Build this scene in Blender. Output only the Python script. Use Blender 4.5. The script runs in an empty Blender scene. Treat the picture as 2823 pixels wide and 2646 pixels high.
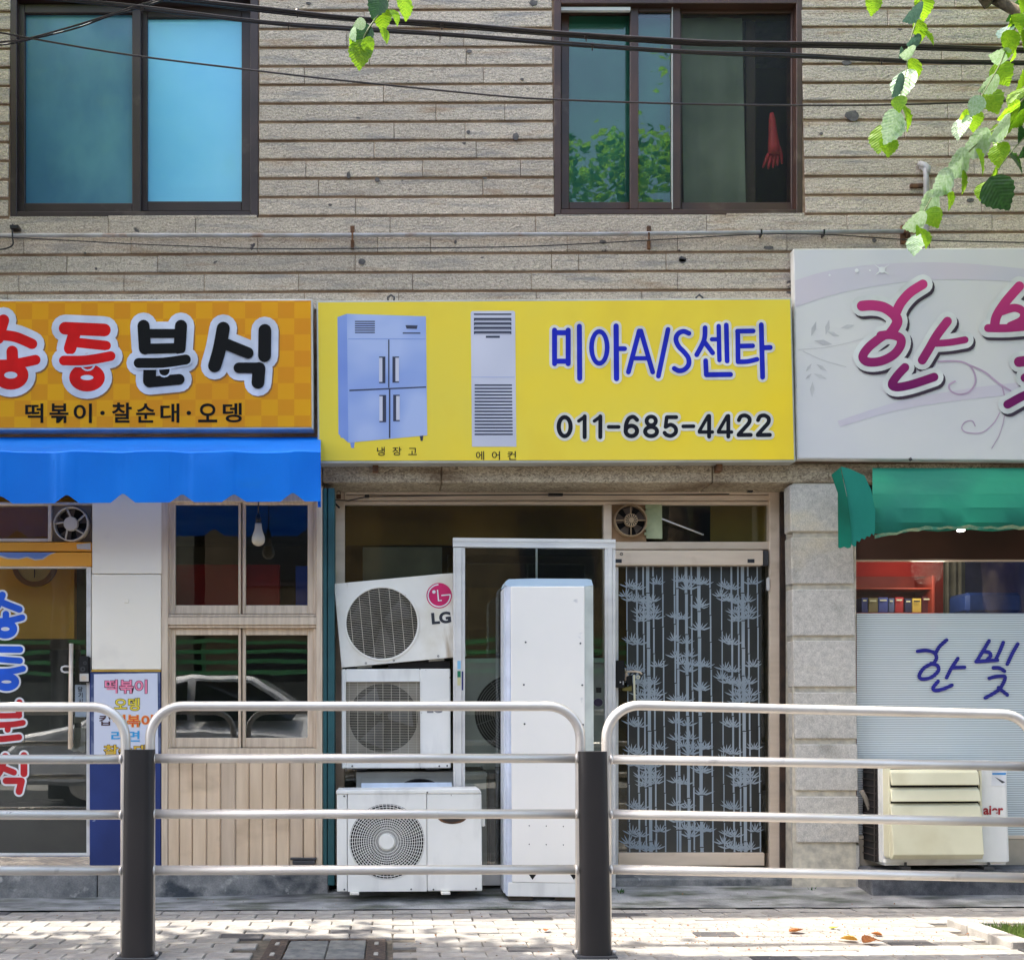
import bpy, bmesh, math, random
from mathutils import Vector, Matrix, Euler

# ------------------------------------------------------------------ camera, sky, sun, exposure
scene = bpy.context.scene
COL = scene.collection
PX, PY, FL, W, H = 1080.0, 1845.0, 2914.0, 2823.0, 2646.0
CAM = Vector((0.0, -6.0, 1.0))
TILT, ROLL = math.radians(2.7), -0.004
R = Matrix.Rotation(math.pi / 2 + TILT, 3, 'X') @ Matrix.Rotation(ROLL, 3, 'Z')
cam_data = bpy.data.cameras.new('camera')
cam = bpy.data.objects.new('camera', cam_data)
COL.objects.link(cam)
cam.matrix_world = Matrix.Translation(CAM) @ R.to_4x4()
cam_data.sensor_width = 36.0
cam_data.sensor_fit = 'HORIZONTAL'
cam_data.lens = FL / W * 36.0
cam_data.shift_x = (W / 2 - PX) / W
cam_data.shift_y = (PY - H / 2) / W
cam_data.clip_end = 400
scene.camera = cam

SUN_TO = Vector((-0.45, 0.075, 0.89)).normalized()
world = bpy.data.worlds.new('World')
scene.world = world
world.use_nodes = True
wn = world.node_tree.nodes
sky = wn.new('ShaderNodeTexSky')
sky.sky_type = 'NISHITA'
sky.sun_disc = False
sky.dust_density = 5.0
sky.ozone_density = 1.0
sky.sun_elevation = math.asin(SUN_TO.z)
sky.sun_rotation = math.atan2(SUN_TO.x, SUN_TO.y)
world.node_tree.links.new(sky.outputs[0], wn['Background'].inputs[0])
wn['Background'].inputs[1].default_value = 0.15
sun_data = bpy.data.lights.new('sun', 'SUN')
sun_data.energy = 2.4
sun_data.angle = math.radians(0.5)
sun_data.color = (1.0, 0.95, 0.87)
sun = bpy.data.objects.new('sun', sun_data)
COL.objects.link(sun)
sun.location = (-5, 1, 12)
sun.rotation_euler = SUN_TO.to_track_quat('Z', 'Y').to_euler()
scene.view_settings.view_transform = 'Standard'
scene.view_settings.look = 'None'
scene.view_settings.exposure = 2.0
scene.view_settings.gamma = 1.0
scene.view_settings.use_curve_mapping = False
scene.render.engine = 'CYCLES'
scene.cycles.use_denoising = True
scene.cycles.max_bounces = 8
scene.cycles.transparent_max_bounces = 16

# ------------------------------------------------------------------ helpers
rnd = random.Random(7)


def ray(x, y):
    return R @ Vector(((x - PX) / FL, -(y - PY) / FL, -1.0))


def P(x, y, Y=0.0):
    """Point of the place seen at photo pixel (x, y) on the vertical plane at depth Y."""
    d = ray(x, y)
    return CAM + d * ((Y - CAM.y) / d.y)


def G(x, y, z=0.0):
    """Point of the ground at height z seen at photo pixel (x, y)."""
    d = ray(x, y)
    return CAM + d * ((z - CAM.z) / d.z)


def ppm(Y):
    return FL / (6.0 + Y)


def cz(ox, oy, s):
    return lambda x, y: (ox + x / s, oy + y / s)


C1 = cz(0, 0, 2.0926); C2 = cz(940, 0, 2.0926); C3 = cz(1873, 0, 2.0926)
C4 = cz(0, 780, 2.0926); C5 = cz(850, 780, 2.881); C6 = cz(1480, 780, 2.6865); C7 = cz(2150, 660, 2.517)
L1 = cz(0, 1350, 3.104); L2 = cz(400, 1350, 3.105); L3 = cz(0, 1900, 2.0926)
M1 = cz(850, 1300, 2.339); M2 = cz(850, 1850, 2.339)
R1 = cz(1600, 1300, 2.84); R2 = cz(1600, 1850, 2.34); R3 = cz(2180, 1280, 2.588); R4 = cz(2220, 2000, 3.297)
K1 = cz(0, 1800, 4.3217); K2 = cz(1650, 1780, 9.314); K3 = cz(2220, 1280, 7.1)


def lin(c):
    return tuple((v / 255 / 12.92) if v / 255 <= 0.04045 else ((v / 255 + 0.055) / 1.055) ** 2.4 for v in c[:3]) + (1.0,)


def nodes_of(name):
    m = bpy.data.materials.new(name)
    m.use_nodes = True
    nt = m.node_tree
    return m, nt, nt.nodes, nt.links, nt.nodes['Principled BSDF']


def mat(name, c, c2=None, rough=0.6, metal=0.0, sc=6.0, lo=0.35, hi=0.65, detail=4.0, dist=0.0, stretch=(1, 1, 1), bump=0.0, bsc=80.0,
        rnd_amt=0.0, stain=None, spec=0.5, coat=0.0, transl=0.0, fine=0.0, fsc=150.0):
    """Procedural surface: two colours mixed by noise, optional stains of their own shape, fine relief, per-object variation."""
    m, nt, n, l, b = nodes_of(name)
    tc = n.new('ShaderNodeTexCoord')
    mp = n.new('ShaderNodeMapping')
    mp.inputs['Scale'].default_value = stretch
    l.new(tc.outputs['Object'], mp.inputs['Vector'])
    vec = mp.outputs[0]
    if c2 is None:
        c2 = tuple(v * 0.88 for v in c)
    nz = n.new('ShaderNodeTexNoise')
    nz.inputs['Scale'].default_value = sc
    nz.inputs['Detail'].default_value = detail
    nz.inputs['Distortion'].default_value = dist
    l.new(vec, nz.inputs['Vector'])
    cr = n.new('ShaderNodeValToRGB')
    cr.color_ramp.elements[0].position = lo
    cr.color_ramp.elements[1].position = hi
    cr.color_ramp.elements[0].color = lin(c2)
    cr.color_ramp.elements[1].color = lin(c)
    l.new(nz.outputs['Fac'], cr.inputs[0])
    out = cr.outputs[0]
    for st in ([stain] if stain and not isinstance(stain, list) else (stain or [])):
        sc_c, sc_s, t0, t1, sc_st = st
        mp2 = n.new('ShaderNodeMapping')
        mp2.inputs['Scale'].default_value = sc_st
        mp2.inputs['Location'].default_value = (3.3, 1.7, 5.1)
        l.new(tc.outputs['Object'], mp2.inputs['Vector'])
        n2 = n.new('ShaderNodeTexNoise')
        n2.inputs['Scale'].default_value = sc_s
        n2.inputs['Detail'].default_value = 5.0
        l.new(mp2.outputs[0], n2.inputs['Vector'])
        mr = n.new('ShaderNodeMapRange')
        mr.inputs['From Min'].default_value = t0
        mr.inputs['From Max'].default_value = t1
        l.new(n2.outputs['Fac'], mr.inputs['Value'])
        mx = n.new('ShaderNodeMixRGB')
        l.new(mr.outputs[0], mx.inputs[0])
        l.new(out, mx.inputs[1])
        mx.inputs[2].default_value = lin(sc_c)
        out = mx.outputs[0]
    if fine:
        n4 = n.new('ShaderNodeTexNoise')
        n4.inputs['Scale'].default_value = fsc
        n4.inputs['Detail'].default_value = 3.0
        l.new(vec, n4.inputs['Vector'])
        mr4 = n.new('ShaderNodeMapRange')
        mr4.inputs['From Min'].default_value = 0.3
        mr4.inputs['From Max'].default_value = 0.7
        mr4.inputs['To Min'].default_value = 1 - fine
        mr4.inputs['To Max'].default_value = 1 + fine
        l.new(n4.outputs['Fac'], mr4.inputs['Value'])
        hs4 = n.new('ShaderNodeHueSaturation')
        l.new(mr4.outputs[0], hs4.inputs['Value'])
        l.new(out, hs4.inputs['Color'])
        out = hs4.outputs[0]
    if rnd_amt:
        oi = n.new('ShaderNodeObjectInfo')
        mr = n.new('ShaderNodeMapRange')
        mr.inputs['To Min'].default_value = 1 - rnd_amt
        mr.inputs['To Max'].default_value = 1 + rnd_amt
        l.new(oi.outputs['Random'], mr.inputs['Value'])
        hs = n.new('ShaderNodeHueSaturation')
        l.new(mr.outputs[0], hs.inputs['Value'])
        l.new(out, hs.inputs['Color'])
        out = hs.outputs[0]
    l.new(out, b.inputs['Base Color'])
    b.inputs['Roughness'].default_value = rough
    b.inputs['Metallic'].default_value = metal
    b.inputs['Specular IOR Level'].default_value = spec
    if coat:
        b.inputs['Coat Weight'].default_value = coat
        b.inputs['Coat Roughness'].default_value = 0.08
    if bump:
        n3 = n.new('ShaderNodeTexNoise')
        n3.inputs['Scale'].default_value = bsc
        n3.inputs['Detail'].default_value = 4.0
        l.new(vec, n3.inputs['Vector'])
        bp = n.new('ShaderNodeBump')
        bp.inputs['Strength'].default_value = min(1.0, bump)
        bp.inputs['Distance'].default_value = 0.01
        l.new(n3.outputs['Fac'], bp.inputs['Height'])
        l.new(bp.outputs[0], b.inputs['Normal'])
    if transl:
        tl = n.new('ShaderNodeBsdfTranslucent')
        l.new(out, tl.inputs['Color'])
        ms = n.new('ShaderNodeMixShader')
        ms.inputs[0].default_value = transl
        l.new(b.outputs[0], ms.inputs[1])
        l.new(tl.outputs[0], ms.inputs[2])
        l.new(ms.outputs[0], n['Material Output'].inputs['Surface'])
    return m


def glass(name, tint=(235, 240, 238), refl=1.6, wav=0.0, rough=0.0):
    m, nt, n, l, b = nodes_of(name)
    n.remove(b)
    tr = n.new('ShaderNodeBsdfTransparent')
    tr.inputs[0].default_value = lin(tint)
    gl = n.new('ShaderNodeBsdfGlossy')
    gl.inputs['Roughness'].default_value = rough
    gl.inputs['Color'].default_value = (1, 1, 1, 1)
    fr = n.new('ShaderNodeFresnel')
    fr.inputs['IOR'].default_value = 1.5
    mu = n.new('ShaderNodeMath')
    mu.operation = 'MULTIPLY'
    mu.use_clamp = True
    mu.inputs[1].default_value = refl
    l.new(fr.outputs[0], mu.inputs[0])
    mx = n.new('ShaderNodeMixShader')
    l.new(mu.outputs[0], mx.inputs[0])
    l.new(tr.outputs[0], mx.inputs[1])
    l.new(gl.outputs[0], mx.inputs[2])
    if wav:
        tc = n.new('ShaderNodeTexCoord')
        nz = n.new('ShaderNodeTexNoise')
        nz.inputs['Scale'].default_value = 2.5
        l.new(tc.outputs['Object'], nz.inputs['Vector'])
        bp = n.new('ShaderNodeBump')
        bp.inputs['Strength'].default_value = wav
        bp.inputs['Distance'].default_value = 0.02
        l.new(nz.outputs['Fac'], bp.inputs['Height'])
        l.new(bp.outputs[0], gl.inputs['Normal'])
        l.new(bp.outputs[0], fr.inputs['Normal'])
    l.new(mx.outputs[0], n['Material Output'].inputs['Surface'])
    return m


class MB:
    """Collects shapes and links them as ONE mesh object."""

    def __init__(s):
        s.v, s.f, s.mi, s.sm, s.cur, s.k = [], [], [], [], 0, 0

    def poly(s, pts, smooth=False):
        b = len(s.v)
        s.v += [Vector(p) for p in pts]
        s.f.append(tuple(range(b, b + len(pts))))
        s.mi.append(s.cur)
        s.sm.append(smooth)

    def mesh(s, pts, faces, smooth=False):
        b = len(s.v)
        s.v += [Vector(p) for p in pts]
        for f in faces:
            s.f.append(tuple(b + i for i in f))
            s.mi.append(s.cur)
            s.sm.append(smooth)

    def hexa(s, f4, b4):
        s.mesh(list(f4) + list(b4), [(0, 1, 2, 3), (7, 6, 5, 4), (0, 4, 5, 1), (1, 5, 6, 2), (2, 6, 7, 3), (3, 7, 4, 0)])

    def box(s, x0, x1, y0, y1, z0, z1):
        s.hexa([(x0, y0, z0), (x1, y0, z0), (x1, y0, z1), (x0, y0, z1)], [(x0, y1, z0), (x1, y1, z0), (x1, y1, z1), (x0, y1, z1)])

    def pbox(s, x0, y0, x1, y1, Y, d):
        f = [P(x0, y1, Y), P(x1, y1, Y), P(x1, y0, Y), P(x0, y0, Y)]
        s.hexa(f, [p + Vector((0, d, 0)) for p in f])

    def pquad(s, q, Y, d):
        f = [P(x, y, Y) for x, y in q]
        s.hexa(f, [p + Vector((0, d, 0)) for p in f])

    def prism(s, pts, d):
        """pts: outline (counter-clockwise from the front), extruded by vector d."""
        d = Vector(d)
        n = len(pts)
        a = [Vector(p) for p in pts]
        s.mesh(a + [p + d for p in a], [tuple(range(n)), tuple(range(2 * n - 1, n - 1, -1))] + [(i, n + i, n + (i + 1) % n, (i + 1) % n) for i in range(n)])

    def ppoly(s, pts, Y, d=0.0):
        q = [P(x, y, Y) for x, y in pts]
        if d:
            s.prism(q, (0, d, 0))
        else:
            s.poly(q)

    def frame(s, x0, y0, x1, y1, t, Y, d, tb=None):
        tb = t if tb is None else tb
        s.pbox(x0, y0, x0 + t, y1, Y, d)
        s.pbox(x1 - t, y0, x1, y1, Y, d)
        s.pbox(x0 + t, y0, x1 - t, y0 + tb, Y, d)
        s.pbox(x0 + t, y1 - tb, x1 - t, y1, Y, d)

    def tube(s, pts, r, n=8, caps=True, closed=False):
        pts = [Vector(p) for p in pts]
        m = len(pts)
        rs = r if isinstance(r, (list, tuple)) else [r] * m
        b = len(s.v)
        up = None
        for i, p in enumerate(pts):
            if closed:
                t = pts[(i + 1) % m] - pts[i - 1]
            else:
                t = pts[min(i + 1, m - 1)] - pts[max(i - 1, 0)]
            t = t.normalized() if t.length else Vector((0, 0, 1))
            if up is None:
                up = Vector((0, 1, 0)) if abs(t.y) < 0.9 else Vector((1, 0, 0))
            u = (up - t * up.dot(t)).normalized()
            up = u
            w = t.cross(u)
            for k in range(n):
                a = 2 * math.pi * k / n
                s.v.append(p + (u * math.cos(a) + w * math.sin(a)) * rs[i])
        for i in range(m if closed else m - 1):
            for k in range(n):
                j = (i + 1) % m
                s.f.append((b + i * n + k, b + i * n + (k + 1) % n, b + j * n + (k + 1) % n, b + j * n + k))
                s.mi.append(s.cur)
                s.sm.append(True)
        if caps and not closed:
            s.f.append(tuple(b + k for k in range(n - 1, -1, -1)))
            s.f.append(tuple(b + (m - 1) * n + k for k in range(n)))
            s.mi += [s.cur] * 2
            s.sm += [False] * 2

    def disc(s, c, rx, rz, y0, y1, n=24, taper=1.0):
        """Short cylinder facing the street: centre c, from depth y0 (front) to y1."""
        a = [(c[0] + rx * taper * math.cos(2 * math.pi * k / n), y0, c[2] + rz * taper * math.sin(2 * math.pi * k / n)) for k in range(n)]
        bk = [(c[0] + rx * math.cos(2 * math.pi * k / n), y1, c[2] + rz * math.sin(2 * math.pi * k / n)) for k in range(n)]
        s.mesh(a + bk, [tuple(range(n)), tuple(range(2 * n - 1, n - 1, -1))] + [(i, n + i, n + (i + 1) % n, (i + 1) % n) for i in range(n)])

    def ring(s, c, r0, r1, y0, y1, n=32, k=1.0):
        """Flat ring (inner r0, outer r1; height scaled by k) between depths y0 and y1."""
        v = []
        for r, y in ((r0, y0), (r1, y0), (r1, y1), (r0, y1)):
            v += [(c[0] + r * math.cos(2 * math.pi * i / n), y, c[2] + k * r * math.sin(2 * math.pi * i / n)) for i in range(n)]
        f = []
        for q in range(4):
            for i in range(n):
                a, b2 = q * n, ((q + 1) % 4) * n
                f.append((a + i, b2 + i, b2 + (i + 1) % n, a + (i + 1) % n))
        s.mesh(v, f)

    def plate_hole(s, x0, x1, z0, z1, y, c, r, n=48, wall=0.03):
        """Rectangle in the plane y with a round hole, and the wall of the hole going back."""
        inner, outer = [], []
        for i in range(n):
            a = 2 * math.pi * i / n
            dx, dz = math.cos(a), math.sin(a)
            t = min([(x1 - c[0]) / dx if dx > 1e-9 else 9, (x0 - c[0]) / dx if dx < -1e-9 else 9, (z1 - c[2]) / dz if dz > 1e-9 else 9, (z0 - c[2]) / dz if dz < -1e-9 else 9])
            outer.append((c[0] + dx * t, y, c[2] + dz * t))
            inner.append((c[0] + dx * r, y, c[2] + dz * r))
        back = [(p[0], y + wall, p[2]) for p in inner]
        f = [(i, (i + 1) % n, n + (i + 1) % n, n + i) for i in range(n)] + [(2 * n + i, 2 * n + (i + 1) % n, (i + 1) % n, i) for i in range(n)]
        s.mesh(inner + outer + back, [tuple(reversed(q)) for q in f])
        for cx, czz in ((x0, z0), (x1, z0), (x1, z1), (x0, z1)):
            near = sorted(range(n), key=lambda i: (outer[i][0] - cx) ** 2 + (outer[i][2] - czz) ** 2)[:2]
            s.poly([(cx, y, czz), outer[near[0]], outer[near[1]]])

    def stroke(s, pts, w, Y, smooth=True, cap=True, w2=None, fn=None):
        """Flat lettering stroke through photo pixels pts, w pixels wide, lying at depth Y (each piece a hair in front of the last)."""
        fn = fn or (lambda x, y: (x, y))
        q = [Vector(fn(*p)) for p in pts]
        if smooth and len(q) > 2:
            o = []
            for i in range(len(q) - 1):
                p0, p1, p2, p3 = q[max(i - 1, 0)], q[i], q[i + 1], q[min(i + 2, len(q) - 1)]
                for k in range(5):
                    t = k / 5
                    o.append(0.5 * ((2 * p1) + (p2 - p0) * t + (2 * p0 - 5 * p1 + 4 * p2 - p3) * t * t + (3 * p1 - p0 - 3 * p2 + p3) * t ** 3))
            o.append(q[-1])
            q = o
        n = len(q)

        def wid(i):
            return (w if w2 is None else w + (w2 - w) * i / max(1, n - 1)) / 2
        for i in range(n - 1):
            t = q[i + 1] - q[i]
            if t.length < 1e-6:
                continue
            t.normalize()
            nn = Vector((-t.y, t.x))
            a, b = wid(i), wid(i + 1)
            s.flat([q[i] + nn * a, q[i + 1] + nn * b, q[i + 1] - nn * b, q[i] - nn * a], Y)
        for i in range(n):
            if (0 < i < n - 1) or cap:
                r = wid(i)
                s.flat([q[i] + Vector((math.cos(k * math.pi / 8), math.sin(k * math.pi / 8))) * r for k in range(16)], Y)

    def flat(s, px, Y):
        s.k += 1
        yy = Y - 0.000004 * (s.k % 120)
        s.poly([P(p[0], p[1], yy) for p in px])

    def oval(s, c, rx, ry, w, Y, fn, n=28):
        """Ring-shaped stroke round c (pixel centre line radii rx, ry, width w)."""
        for i in range(n):
            a0, a1 = 2 * math.pi * i / n, 2 * math.pi * (i + 1) / n
            q = []
            for a, d in ((a0, w / 2), (a1, w / 2), (a1, -w / 2), (a0, -w / 2)):
                q.append(Vector(fn(c[0] + max(0.5, rx + d) * math.cos(a), c[1] + max(0.5, ry + d) * math.sin(a))))
            s.poly([P(p[0], p[1], Y) for p in q])


def text_mb(mb, body, box, Y, bold=0.0, outline=None, mi=0, mo=1, spacing=1.0):
    """Lettering set from Blender's own font, fitted into the photo-pixel box; outline = extra width of a backing in material mo."""
    cu = bpy.data.curves.new('lettering', 'FONT')
    cu.body = body
    cu.space_character = spacing
    o = bpy.data.objects.new('lettering', cu)
    COL.objects.link(o)

    def get(off):
        cu.offset = off
        bpy.context.view_layer.update()
        me = bpy.data.meshes.new_from_object(o.evaluated_get(bpy.context.evaluated_depsgraph_get()))
        r = [v.co.copy() for v in me.vertices], [tuple(p.vertices) for p in me.polygons]
        bpy.data.meshes.remove(me)
        return r
    v0, _ = get(bold)
    xa, xb = min(v.x for v in v0), max(v.x for v in v0)
    ya, yb = min(v.y for v in v0), max(v.y for v in v0)
    x0, y0, x1, y1 = box
    old = mb.cur
    for off, m_i, yy in ([(bold + outline, mo, Y)] if outline else []) + [(bold, mi, Y - 0.0006)]:
        v, f = get(off)
        mb.cur = m_i
        mb.mesh([P(x0 + (p.x - xa) / (xb - xa) * (x1 - x0), y1 - (p.y - ya) / (yb - ya) * (y1 - y0), yy) for p in v], f)
    mb.cur = old
    bpy.data.objects.remove(o)
    bpy.data.curves.remove(cu)


def props(o, label=None, cat=None, group=None, kind=None):
    for k, v in (('label', label), ('category', cat), ('group', group), ('kind', kind)):
        if v:
            o[k] = v
    return o


def thing(name, label, cat, loc=(0, 0, 0), group=None, roty=0.0, rotz=0.0, local=False):
    o = bpy.data.objects.new(name, None)
    COL.objects.link(o)
    o.location = loc
    o.rotation_euler = (0, roty, rotz)
    o.empty_display_size = 0.1
    LOCS[o.name] = Vector((0, 0, 0)) if local else Vector(loc)
    return props(o, label, cat, group)


LOCS = {}


def link_mesh(name, me, parent=None):
    o = bpy.data.objects.new(name, me)
    COL.objects.link(o)
    if parent is not None:
        o.parent = parent
        LOCS[o.name] = LOCS.get(parent.name, Vector((0, 0, 0)))
    return o


def part(name, mb, mats, parent=None, bevel=0.0, label=None, segs=1, weld=False):
    """Links the collected shapes as one mesh object, child of parent if given."""
    if not isinstance(mats, (list, tuple)):
        mats = [mats]
    off = LOCS.get(parent.name, Vector((0, 0, 0))) if parent is not None else Vector((0, 0, 0))
    me = bpy.data.meshes.new(name)
    me.from_pydata([v - off for v in mb.v], [], mb.f)
    for p, i, sm in zip(me.polygons, mb.mi, mb.sm):
        p.material_index = i
        p.use_smooth = sm
    for m in mats:
        me.materials.append(m)
    if weld:
        bm = bmesh.new()
        bm.from_mesh(me)
        bmesh.ops.remove_doubles(bm, verts=bm.verts, dist=0.0008)
        bmesh.ops.recalc_face_normals(bm, faces=bm.faces)
        bm.to_mesh(me)
        bm.free()
        me.set_sharp_from_angle(angle=0.7)
    if bevel:
        bm = bmesh.new()
        bm.from_mesh(me)
        bmesh.ops.bevel(bm, geom=[e for e in bm.edges if len(e.link_faces) == 2 and e.calc_face_angle(0) > 0.6], offset=bevel, segments=segs, affect='EDGES', clamp_overlap=True)
        bm.to_mesh(me)
        bm.free()
    me.update()
    o = link_mesh(name, me, parent)
    if label:
        o['label'] = label
    return o


def top(name, mb, mats, label, cat, group=None, bevel=0.0):
    return props(part(name, mb, mats, None, bevel), label, cat, group)


def one(name, mats, parent, shapes, bevel=0.0, **kw):
    """part() from a list of pbox argument tuples."""
    mb = MB()
    for a in shapes:
        mb.pbox(*a)
    return part(name, mb, mats, parent, bevel, **kw)

# ------------------------------------------------------------------ materials
m_stone = mat('granite_strip', (208, 194, 174), (150, 138, 124), rough=0.85, sc=74, lo=0.36, hi=0.60, detail=3, dist=2.4, stretch=(0.7, 1, 1.3), bump=0.9, bsc=62, rnd_amt=0.09, spec=0.3,
              stain=[((150, 118, 84), 2.6, 0.58, 0.90, (1, 1, 7)), ((132, 130, 128), 3.0, 0.52, 0.80, (.8, 1, 9)), ((84, 80, 80), 9.0, 0.715, 0.745, (1, 1, 1.4))])
m_lintel = mat('hammered_lintel', (196, 180, 152), (120, 106, 88), rough=0.88, sc=46, lo=0.34, hi=0.62, detail=3, dist=2.2, stretch=(0.7, 1, 1.3), bump=1.0, bsc=45, rnd_amt=0.06, spec=0.3,
               stain=[((96, 72, 48), 2.0, 0.52, 0.74, (1, 1, 5))])
m_mortar = mat('brown_joint', (170, 142, 114), (128, 102, 80), rough=0.9, sc=5, stretch=(1, 1, 3), bump=0.3, bsc=60)
m_upper = mat('plain_upper_wall', (168, 158, 142), rough=0.9)
m_block = mat('pale_granite_block', (194, 188, 178), (174, 169, 160), rough=0.8, sc=40, lo=0.3, hi=0.62, bump=0.25, bsc=120, rnd_amt=0.06, spec=0.3, fine=0.22, fsc=210,
              stain=[((150, 146, 136), 5.0, 0.60, 0.80, (1, 1, 0.7)), ((205, 192, 166), 2.2, 0.6, 0.8, (1, 1, 2))])
m_groove = mat('pillar_core', (214, 204, 182), (176, 168, 152), rough=0.85, sc=18, bump=0.3)
m_concrete = mat('weathered_concrete', (152, 150, 146), (104, 106, 106), rough=0.9, sc=9, lo=0.3, hi=0.7, detail=8, bump=0.6, bsc=40, spec=0.3, fine=0.15, fsc=120,
                 stain=[((70, 74, 78), 5, 0.55, 0.68, (1, 1, 1.5)), ((176, 174, 168), 12, 0.64, 0.72, (1, 1, 1))])
m_apron = mat('mossy_concrete_apron', (164, 163, 160), (132, 132, 131), rough=0.92, sc=7, detail=8, bump=0.5, bsc=60, fine=0.12,
              stain=[((60, 68, 42), 4.5, 0.46, 0.72, (0.7, 2.4, 1)), ((70, 70, 72), 2.6, 0.52, 0.74, (0.8, 2, 1))])
m_paver = mat('concrete_paver', (166, 161, 153), (142, 138, 133), rough=0.9, sc=14, detail=6, bump=0.3, bsc=120, rnd_amt=0.09, spec=0.3, fine=0.1, fsc=300,
              stain=[((140, 128, 112), 4.0, 0.60, 0.75, (1, 1, 1))])
m_paver_dark = mat('dark_paver', (92, 89, 88), (72, 70, 71), rough=0.9, sc=14, bump=0.3, bsc=120, rnd_amt=0.1, fine=0.1, fsc=300)
m_joint_sand = mat('sandy_joint', (108, 100, 88), (80, 74, 66), rough=0.95, sc=30, bump=0.4)
m_asphalt = mat('asphalt', (66, 66, 68), (52, 52, 54), rough=0.9, sc=40, bump=0.5, bsc=200)
m_kerb = mat('granite_kerb', (160, 158, 152), (130, 128, 124), rough=0.8, sc=30)
m_brownframe = mat('dark_brown_aluminium', (62, 48, 44), (48, 37, 34), rough=0.45, sc=3, rnd_amt=0.05, spec=0.4, stain=((86, 74, 66), 5, 0.62, 0.75, (1, 1, 1)))
m_redframe = mat('reddish_brown_aluminium', (74, 48, 36), (54, 36, 28), rough=0.45, sc=3, rnd_amt=0.05, stain=((92, 76, 62), 5, 0.62, 0.75, (1, 1, 1)))
m_beige = mat('beige_aluminium', (236, 216, 192), (220, 200, 176), rough=0.38, metal=0.2, sc=2, stretch=(1, 1, 6), rnd_amt=0.03, stain=((196, 172, 142), 6, 0.6, 0.85, (1, 1, 1)))
m_woodalu = mat('woodgrain_frame', (226, 206, 180), (204, 182, 156), rough=0.42, sc=9, stretch=(6, 1, 0.5), rnd_amt=0.03, metal=0.1)
m_panel = mat('tan_wainscot_panel', (232, 206, 174), (218, 191, 159), rough=0.45, sc=4, stretch=(4, 1, 0.6), rnd_amt=0.05, metal=0.15, stain=((168, 142, 112), 2, 0.55, 0.8, (1, 1, 2)))
m_panel_d = mat('dark_wainscot_panel', (214, 190, 162), (198, 174, 147), rough=0.5, sc=4, stretch=(4, 1, 0.6), rnd_amt=0.04)
m_whitealu = mat('white_aluminium', (222, 220, 214), (204, 202, 198), rough=0.4, sc=3, stretch=(1, 1, 3), stain=((176, 170, 156), 6, 0.64, 0.76, (1, 1, 1)))
m_whitewall = mat('white_panel_wall', (250, 240, 220), (247, 236, 214), rough=0.55, sc=2, bump=0.05, bsc=20, stain=((226, 216, 200), 3, 0.6, 0.85, (1, 1, 1)))
m_navy = mat('navy_wall', (26, 52, 118), (18, 40, 98), rough=0.6, sc=3, stain=((150, 160, 180), 22, 0.73, 0.76, (1, 1, 1)))
m_yellowline = mat('yellow_line', (214, 168, 60))
m_teal = mat('teal_painted_steel', (34, 88, 92), (26, 70, 74), rough=0.5, sc=4, stain=((70, 66, 56), 8, 0.68, 0.75, (1, 1, 1)))
m_dark = mat('dark_void', (24, 22, 20), rough=0.9)
m_rust = mat('rusty_steel', (120, 82, 52), (70, 48, 34), rough=0.85, sc=20, bump=0.4)
m_blackp = mat('black_plastic', (20, 20, 23), (14, 14, 16), rough=0.35)
m_darkgrey = mat('dark_grey_metal', (72, 72, 74), (56, 56, 58), rough=0.5)
m_inter_dark = mat('interior_plaster', (128, 116, 90), (104, 94, 74), rough=0.9, sc=2)
m_inter_red = mat('interior_red_wall', (196, 48, 34), (160, 36, 28), rough=0.8, sc=2)
m_inter_must = mat('mustard_wall', (244, 178, 56), (232, 160, 44), rough=0.8, sc=2)
m_silver = mat('satin_steel', (236, 228, 216), (224, 215, 204), rough=0.38, metal=0.5, sc=5, stain=[((170, 160, 148), 8, 0.66, 0.80, (1, 1, 1)), ((140, 124, 108), 40, 0.74, 0.78, (.4, 1, 1))], rnd_amt=0.03, bump=.02, bsc=30)
m_post = mat('dark_post', (54, 49, 47), (40, 38, 38), rough=0.42, sc=3, stretch=(1, 1, 0.4), metal=0.1, stain=((96, 92, 90), 30, 0.74, 0.78, (1, 1, 0.3)))
m_cable = mat('black_cable', (34, 30, 30), (22, 20, 20), rough=0.4)
m_cable_g = mat('grey_cable', (66, 56, 52), (46, 40, 38), rough=0.4)
m_pipe = mat('grey_pipe', (176, 176, 178), (150, 146, 142), rough=0.5, sc=6, stain=((136, 100, 70), 6, 0.62, 0.74, (1, 1, 1)))
m_acw = mat('aged_white_metal', (238, 235, 224), (226, 222, 211), rough=0.42, sc=3, bump=0.03, bsc=6, stain=[((200, 188, 160), 3.0, 0.50, 0.78, (1, 1, 1)), ((170, 150, 120), 5.0, 0.60, 0.80, (3, 1, .5)), ((120, 100, 76), 26, 0.72, 0.76, (1, 1, 1))])
m_acw2 = mat('cool_white_metal', (241, 239, 232), (231, 230, 223), rough=0.4, sc=3, stain=[((198, 196, 190), 3.0, 0.52, 0.80, (2.5, 1, .6)), ((130, 110, 90), 30, 0.72, 0.77, (1, 1, 1))])
m_acgrey = mat('grey_white_metal', (176, 176, 168), (156, 156, 150), rough=0.5, sc=4)
m_wire = mat('cream_wire', (206, 200, 184), (180, 172, 152), rough=0.45)
m_ink = mat('dark_print', (44, 46, 54), rough=0.5)
m_logo = mat('magenta_print', (206, 24, 96), rough=0.45)
m_white = mat('white_print', (232, 232, 232), rough=0.5)
m_redprint = mat('red_print', (176, 34, 42), rough=0.5)
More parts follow.
